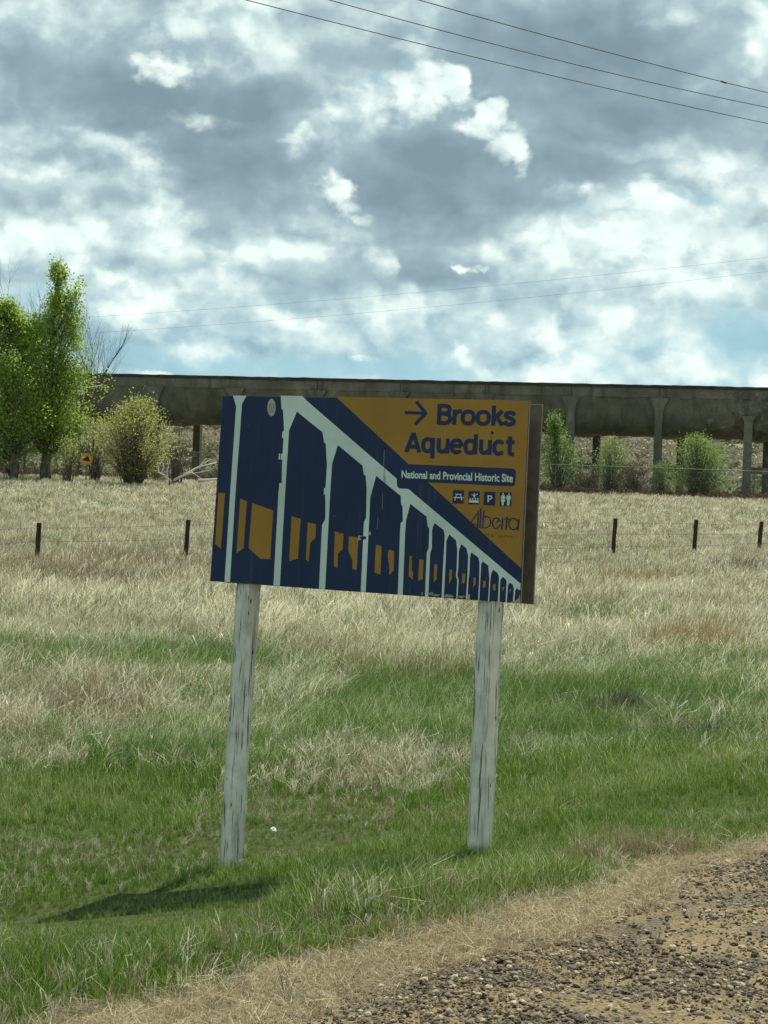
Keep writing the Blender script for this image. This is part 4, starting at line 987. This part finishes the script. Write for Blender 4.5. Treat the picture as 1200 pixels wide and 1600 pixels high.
zone(1080, 1150, 150, 45, -.35, .35, .1); zone(850, 955, 350, 20, -.1, .15, 0); zone(600, 830, 500, 18, 0, .1); zone(1120, 1060, 120, 20, .35, 0, 0); zone(700, 960, 100, 20, 0, .2, 0); zone(480, 1045, 200, 18, -.1, .2, 0)
zone(200, 1180, 240, 24, .30, 0, 0); zone(358, 1366, 34, 12, .1, 0, .2); zone(752, 1340, 34, 12, .1, 0, .3); zone(940, 1300, 120, 30, .1, .1, .1); zone(1040, 1345, 190, 30, -.15, .45, .15); zone(870, 1400, 90, 26, .3, .1, .5); zone(560, 1235, 260, 26, -.15, .1, -.1)
def fields(x, y):
    d = road_d(x, y)
    g = np.interp(y, [7, 10, 12.5, 17, 22, 26, 30, 42, 62, 90, 130], [.90, .93, .93, .82, .64, .50, .32, .24, .22, .20, .18])
    br = np.interp(y, [7, 9.6, 20, 30, 42, 62, 90], [.42, .14, .12, .10, .16, .2, .14])
    h = np.interp(y, [7, 8.8, 10, 12.5, 15, 20, 30, 50, 70, 130], [.12, .12, .085, .085, .17, .32, .42, .42, .32, .26])
    dh = np.zeros_like(x); wz = lumps(x, y, 1.9, 7.7) + .5 * lumps(x, y, 5.3, 2.7)
    for (cx, cy, rx, ry, dg, db, dhh) in zones:
        q = np.clip(1.05 - .85 * (((x - cx) / rx) ** 2 + ((y - cy) / ry) ** 2) + .35 * wz, 0, 1); q = q * q * (3 - 2 * q); g = g + .85 * dg * q; br = br + db * q; dh = dh + dhh * q
    # wandering patches
    wob = lumps(x, y, 0.9, 2.1) * .5 + lumps(x, y, 2.7, 4.4) * .35 + lumps(x, y * .35, .25, 1.4) * .5
    g = g + .20 * wob; br = br + .10 * lumps(x, y, 1.3, 9.1)
    h = h * np.clip(1 + dh, .35, 1.6) * (1 + .22 * lumps(x, y, 1.7, 6.6))
    vw = np.interp(y, [6.5, 8.5, 9.5, 10.2, 14], [.10, -.02, -.24, -.5, -.55])
    mat_ = 1 - sstep(d - vw + 0.28 * lumps(x, y, 1.4, 3.3) + .2 * lumps(x, y, 4.4, 1.3), 0.30, 0.62)    # dead mat along the road
    g = g * (1 - .93 * mat_); br = br * (1 - .6 * mat_); h = h * (1 - .66 * mat_)
    return np.clip(g, 0, 1), np.clip(br, 0, 1), h, mat_, d

def sample(y0, y1, dens, margin):
    """uniform density points over the wedge the camera sees, widened by a margin in metres"""
    W = 0.215 * y1 + margin; n = int((y1 - y0) * 2 * W * dens); y = NR.uniform(y0, y1, n); x = NR.uniform(-W, W, n)
    k = np.abs(x) < 0.215 * y + margin; return x[k], y[k]
bands = [(5.6, 11.5, 820, .7, 'a'), (11.5, 17, 470, .9, 'a'), (17, 30, 170, 1.4, 'b'), (30, 50, 72, 2.2, 'c'), (50, 80, 36, 3.5, 'd'), (80, 129, 19, 6, 'e')]
scale_w = {'a': 1.0, 'b': 1.5, 'c': 2.3, 'd': 3.6, 'e': 6.0}
store = {}
for (y0, y1, dens, mg, lod) in bands:
    x, y = sample(y0, y1, dens, mg); g, br, h, mt_, d = fields(x, y)
    cl_ = lumps(x, y, 9.0, 3.1) + .6 * lumps(x, y, 23.0, 1.1) if y1 < 31 else lumps(x, y, 3.1, 1.1)
    keep = (NR.rand(len(x)) < np.clip(.80 + .42 * cl_, .22, 1)) & (d > np.where(NR.rand(len(x)) < .15, -.25, 0.02 + .12 * NR.rand(len(x))))
    # grass does not grow inside the mat as densely
    x, y, g, br, h, mt_, d = [q[keep] for q in (x, y, g, br, h, mt_, d)]
    u = NR.rand(len(x)); z = height(x, y)
    kind = np.where(u < g, 0, np.where(NR.rand(len(x)) < br * .9, 2, 1))
    kind = np.where((kind == 0) & (y > 16) & (NR.rand(len(x)) < .55), 3, kind)
    for kk in range(4):
        s_ = kind == kk
        store.setdefault((kk, lod), []).append((x[s_], y[s_], z[s_], h[s_], mt_[s_]))
names = {0: 'green_grass', 1: 'straw_grass', 2: 'brown_grass', 3: 'blue_green_grass'}; mats = {0: MG, 1: MS, 2: MBR, 3: MGT}
nb_ = {'a': (16, 3), 'b': (18, 3), 'c': (16, 2), 'd': (14, 2), 'e': (12, 2)}
print('tufts', sum(len(q[0]) for v in store.values() for q in v))
for (kk, lod), L_ in store.items():
    x, y, z, h, mt_ = [np.concatenate(q) for q in zip(*L_)]
    if len(x) == 0: continue
    nbl, seg = nb_[lod]; sw = scale_w[lod]
    wd = {0: .0052, 1: .0048, 2: .0038, 3: .0054}[kk] * sw
    lean = {0: .12, 1: .42, 2: .10, 3: .38}[kk] * (1 if lod in 'bcde' else .6)
    bend = {0: .45, 1: .50, 2: .35, 3: .45}[kk]
    # meshes are built one metre tall and scaled by the local grass height
    vs = [tuft('%s_%s%d' % (names[kk], lod, i), nbl, 1.0, wd / .15 if lod == 'a' else wd / .34, (.036 if lod == 'a' else .06 * sw ** .7) / (.2 if lod == 'a' else .34), lean, bend, mats[kk], 100 + kk * 10 + i, seg, heads=.3 if kk == 1 else 0) for i in range(5)]
    if kk == 1: vs += [tuft('%s_lodged_%s%d' % (names[kk], lod, i), nbl, 1.0, wd / .15 if lod == 'a' else wd / .34, .3, .9, .9, mats[kk], 300 + i, seg) for i in range(2)]
    tn = np.clip(.5 + .3 * lumps(x, y, 1.1, kk * 3.0) + NR.normal(0, .2, len(x)) + (.15 if kk == 1 and lod in 'bc' else 0) - .1 * mt_ - (.16 if kk == 1 and lod == 'a' else 0) * (y < 14), 0, 1)
    hv = h * NR.uniform(.7, 1.25, len(x)) * {0: .9, 1: 1.0, 2: 1.12, 3: .95}[kk]
    near_a = lod == 'a'
    scatter(names[kk], vs, np.stack([x, y, z], 1), NR.normal(0, .9, len(x)) if kk in (1, 3) else NR.uniform(0, 6.28, len(x)), hv, tn, .10)

# flattened dead thatch between grass and gravel
x, y = sample(5.6, 30, 900, .8); d = road_d(x, y) + .25 * lumps(x, y, 1.4, 3.3); k = (d > -.16) & (d < np.interp(y, [6.5, 8.5, 9.5, 10.2, 14], [.82, .56, .34, .12, .10])) & (NR.rand(len(x)) < .9); x, y = x[k], y[k]
vs = [tuft('thatch_%d' % i, 20, .085, .0036, .05, 1.2, 1.5, MTH, 400 + i, 2) for i in range(5)]
scatter('dead_thatch', vs, np.stack([x, y, height(x, y) + .012], 1), NR.uniform(0, 6.28, len(x)), NR.uniform(.6, 1.15, len(x)), np.clip(NR.normal(.50, .22, len(x)), 0, 1), .25)

# dry weed plants that stand out in the field
def weed(px, py, h, w, n, mat, label, seed, lean=0.1, D=None, tint=.5, width=.004, branchy=False):
    c_ = ground_at(px, py); rr = random.Random(seed); root = empty('dry_weed_clump', c_); tag(root, label, 'dry weeds'); bpy.context.view_layer.update()
    m_ = MB(); tints = []
    for _ in range(n):
        a = rr.uniform(0, 6.28); q = w * math.sqrt(rr.random()); s_ = Vector((c_.x + q * math.cos(a), c_.y + q * math.sin(a) * .7, 0)); s_.z = H(s_.x, s_.y) - .02
        hh = h * rr.uniform(.55, 1.1) * (1 - .4 * (q / w) ** 2); dx = rr.gauss(lean, .22 if not branchy else .9); dy = rr.gauss(0, .2 if not branchy else .6)
        pts = [s_ + Vector((dx * hh * t * t, dy * hh * t * t, hh * t * (1 if not branchy else 1 - .35 * t))) for t in (0, .35, .7, 1)]
        m_.tube(pts, [width, width * .8, width * .6, width * .25], 3, False); tints += [min(1, max(0, rr.gauss(tint, .25)))] * 9
        if rr.random() < .6:
            e = pts[2] + Vector((rr.gauss(0, .12) * h, rr.gauss(0, .1) * h, .25 * h)); m_.tube([pts[1], e], [width * .6, width * .25], 3, False); tints += [min(1, max(0, rr.gauss(tint, .25)))] * 3
    under(m_.build('stalks', mat, None, False, tints), root)
MW1 = foliage('rust_stalk', (0.30, 0.21, 0.11), (0.72, 0.56, 0.34), .3); MW2 = foliage('grey_stalk', (0.10, 0.08, 0.06), (0.30, 0.25, 0.18), .15); MW3 = foliage('straw_stalk', (0.28, 0.24, 0.14), (0.60, 0.54, 0.38), .15)
weed(655, 1076, .50, 1.1, 520, MW1, 'rust coloured patch of dry stalks between the sign posts', 61, .02)
weed(1085, 1034, .85, .9, 330, MW1, 'rust coloured dry clump in the field at right', 62, .12)
weed(1000, 925, .85, 1.1, 260, MW1, 'tall thin rust stalks in front of the second fence post from the right', 63, .03, width=.006)
weed(965, 1130, .42, .34, 260, MW2, 'grey brown dry clump right of the right sign post', 64, .0)
weed(1105, 1165, .32, .42, 300, MW2, 'tangled heap of dead grey weeds at the right edge', 65, .1, branchy=True)
weed(1060, 1150, .36, .35, 90, MW3, 'pale straw stalks sprawling left of the dead weed heap', 66, .2, branchy=True)
weed(145, 1130, .40, .55, 300, MW2, 'brown grey dry clump left of the left sign post', 67, .05)
weed(1150, 900, .75, .9, 160, MW2, 'thin grey weeds below the last fence post at right', 68, .05, width=.006)
weed(150, 925, .62, 2.0, 330, MW2, 'dark band of dead weeds below the first fence post', 69, .05, width=.006, tint=.55)
weed(300, 905, .6, 1.0, 220, MW2, 'grey dead weeds around the foot of the second fence post', 70, .0, width=.006, tint=.4)
weed(240, 870, .9, 1.2, 60, MW3, 'few tall pale stalks between the two fence posts at left', 71, .15, width=.006)
weed(475, 1100, .34, .3, 40, MW3, 'few pale stalks right of the left sign post', 72, .1)
weed(770, 1400, .14, .13, 110, MW2, 'small dark dry tuft at the edge of the green grass near the gravel', 73, .0, width=.002, tint=.2)
c_ = ground_at(400, 1590)
weed(440, 1560, .16, .03, 5, MW2, 'single dry weed stalk in the thatch at the bottom', 74, .0, width=.003)
# fallen stalk
a_ = ground_at(693, 1076) + Vector((0, 0, .16)); b_ = ground_at(742, 1078) + Vector((0, 0, .13)); m_ = MB(); m_.tube([a_, a_.lerp(b_, .5) + Vector((0, 0, .02)), b_], [.006, .008, .006], 5)
tag(m_.build('fallen_stalk', plain('pale_stalk', (.6, .52, .36), .9, .1)), 'long pale stalk lying across the grass behind the right sign post', 'stalk')
# scrap in the short grass
c_ = ground_at(427, 1312); bm = bmesh.new(); bmesh.ops.create_icosphere(bm, subdivisions=3, radius=.021)
for v in bm.verts: v.co *= 1 + .5 * noise.noise(v.co * 60) ; v.co.z *= .8
me = bpy.data.meshes.new('paper_scrap'); bm.to_mesh(me); bm.free(); o = link('paper_scrap', me, plain('crumpled_white', (.7, .7, .64), .8, .1)); o.location = c_ + Vector((0, 0, .06))
tag(o, 'small white crumpled scrap in the short grass right of the left post', 'litter')

# ------------------------------------------------------------------ sagebrush on the hillside and low brush under the fence
def bushball(name, n, mat, seed, leaf=.14):
    rr = random.Random(seed); m_ = MB()
    for _ in range(n):
        a = rr.uniform(0, 6.28); e = math.asin(rr.random()); r = rr.uniform(.45, 1.0); p = Vector((math.cos(a) * math.cos(e) * r * .55, math.sin(a) * math.cos(e) * r * .55, math.sin(e) * r * .6))
        n_ = Vector((rr.gauss(0, 1), rr.gauss(0, 1), rr.gauss(0, 1))).normalized(); t = n_.orthogonal().normalized() * leaf * rr.uniform(.5, 1.2); b2 = n_.cross(t) * .5
        m_.face([p - t, p - b2, p + t, p + b2])
    me = m_.mesh(name); me.materials.append(mat); return me
MSAGE = foliage('sage_leaf', (0.14, 0.13, 0.08), (0.50, 0.46, 0.33), .15, .9, 'INSTANCER')
MSAGEG = foliage('sage_green_leaf', (0.06, 0.085, 0.03), (0.17, 0.20, 0.09), .15, .9, 'INSTANCER')
MREDB = foliage('red_brown_brush', (0.055, 0.035, 0.025), (0.17, 0.115, 0.075), .15, .9, 'INSTANCER')
n = 15000; y = NR.uniform(152, 245, n); x = NR.uniform(-70, 70, n); k = np.abs(x) < .215 * y + 14; x, y = x[k], y[k]
gsel = NR.rand(len(x)) < .35 * (1 - sstep(y + .22 * x, 165, 190)) + .08
for nm, sel, mt in (('sagebrush', ~gsel, MSAGE), ('green_sagebrush', gsel, MSAGEG)):
    xx, yy = x[sel], y[sel]
    scatter(nm, [bushball(nm + str(i), 90, mt, 500 + i) for i in range(3)], np.stack([xx, yy, height(xx, yy) - .05], 1), NR.uniform(0, 6.28, len(xx)), NR.uniform(.5, 1.7, len(xx)), np.clip(NR.normal(.55, .25, len(xx)), 0, 1), .1)
s = NR.uniform(S0, S1, 900); xx = CA.x + cdir.x * s + NR.normal(0, .3, 900); yy = CA.y + cdir.y * s + NR.uniform(-.9, 1.6, 900)
sel = (xx > 8.5) | (xx < -9)
xx, yy = xx[sel], yy[sel]
scatter('dry_brush', [bushball('brush' + str(i), 110, MREDB, 520 + i, .09) for i in range(3)], np.stack([xx, yy, height(xx, yy) - .05], 1), NR.uniform(0, 6.28, len(xx)), NR.uniform(.5, 1.2, len(xx)), np.clip(NR.normal(.45, .25, len(xx)), 0, 1), .1)

# ------------------------------------------------------------------ gravel
def stone_mat(name, palette, ttype):
    mt, nb, b = material(name, .8, .3); t = attr(nb, 'tint', ttype) if ttype else nb.n.new('ShaderNodeObjectInfo').outputs['Random']
    c = nb.ramp(t, palette, 'CONSTANT'); n_ = nb.noise(objc(nb), 3.0, 5, .6)
    nb.put(b.inputs['Base Color'], nb.mix(nb.smooth(n_, .4, .7), c, (.42, .36, .25))) if False else nb.put(b.inputs['Base Color'], nb.mix(nb.math('MULTIPLY', nb.smooth(n_, .35, .75), .45), c, (.36, .30, .20)))
    bump(nb, b, n_, .5, .004); return mt
PAL = [(0, (.030, .022, .015)), (.24, (.075, .052, .033)), (.42, (.18, .13, .075)), (.58, (.31, .24, .14)), (.70, (.10, .078, .052)), (.88, (.45, .385, .26)), (.94, (.065, .032, .02))]
def stone_mesh(name, seed, mat, sub=1):
    rr = random.Random(seed); bm = bmesh.new(); bmesh.ops.create_icosphere(bm, subdivisions=sub, radius=1.0)
    sc = Vector((rr.uniform(.8, 1.25), rr.uniform(.7, 1.0), rr.uniform(.42, .75)))
    for v in bm.verts:
        v.co = v.co * (1 + .38 * noise.noise(v.co * 1.3 + Vector((seed * 3.7, 0, 0))) + rr.uniform(-.07, .07)); v.co = Vector((v.co.x * sc.x, v.co.y * sc.y, v.co.z * sc.z))
    me = bpy.data.meshes.new(name); bm.to_mesh(me); bm.free(); me.materials.append(mat); return me
MST = stone_mat('gravel_stone', PAL, 'INSTANCER'); MST2 = stone_mat('loose_stone', PAL, None)
vs = [stone_mesh('gravel%d' % i, i + 1, MST) for i in range(8)]
x = NR.uniform(-4, 7, 420000); y = NR.uniform(5.4, 15, 420000); d = road_d(x, y)
dens = np.clip(.56 + .5 * lumps(x, y, 1.5, 2.2) + .3 * lumps(x, y, 4.1, .2), .06, 1) * np.clip(1.0 - np.clip(d, 0, 1) * 2.6, 0, 1)
k = (d > -4.5) & (NR.rand(len(x)) < dens) & (np.abs(x) < .215 * y + 1.2); x, y = x[k], y[k]
sz = np.clip(np.exp(NR.normal(-5.25, .52, len(x))), .0025, .020)
scatter('gravel', vs, np.stack([x, y, height(x, y) + .016 + sz * .25], 1), NR.uniform(0, 6.28, len(x)), sz, NR.rand(len(x)), .3)
# larger stones one by one
big = [stone_mesh('stone', 40 + i, MST2, 2) for i in range(6)]; cnt = 0; taken = []
while cnt < 240:
    px, py = R.uniform(560, 1230), R.uniform(1340, 1640)
    p = ground_at(px, py, 20); dd = float(road_d(p.x, p.y))
    if dd > .12 or R.random() > (.25 + .75 * min(1, -dd / .6)): continue
    if any((p.x - q[0]) ** 2 + (p.y - q[1]) ** 2 < .0022 for q in taken): continue
    taken.append((p.x, p.y)); o = bpy.data.objects.new('stone', big[cnt % 6]); COL.objects.link(o); o.parent = road
    s_ = R.uniform(.009, .018) * (1.15 if R.random() < .15 else 1); o.scale = (s_, s_, s_ * R.uniform(.8, 1.1)); o.rotation_euler = (R.uniform(-.3, .3), R.uniform(-.3, .3), R.uniform(0, 6.28))
    o.location = (p.x, p.y, p.z + .014 + s_ * .3); cnt += 1
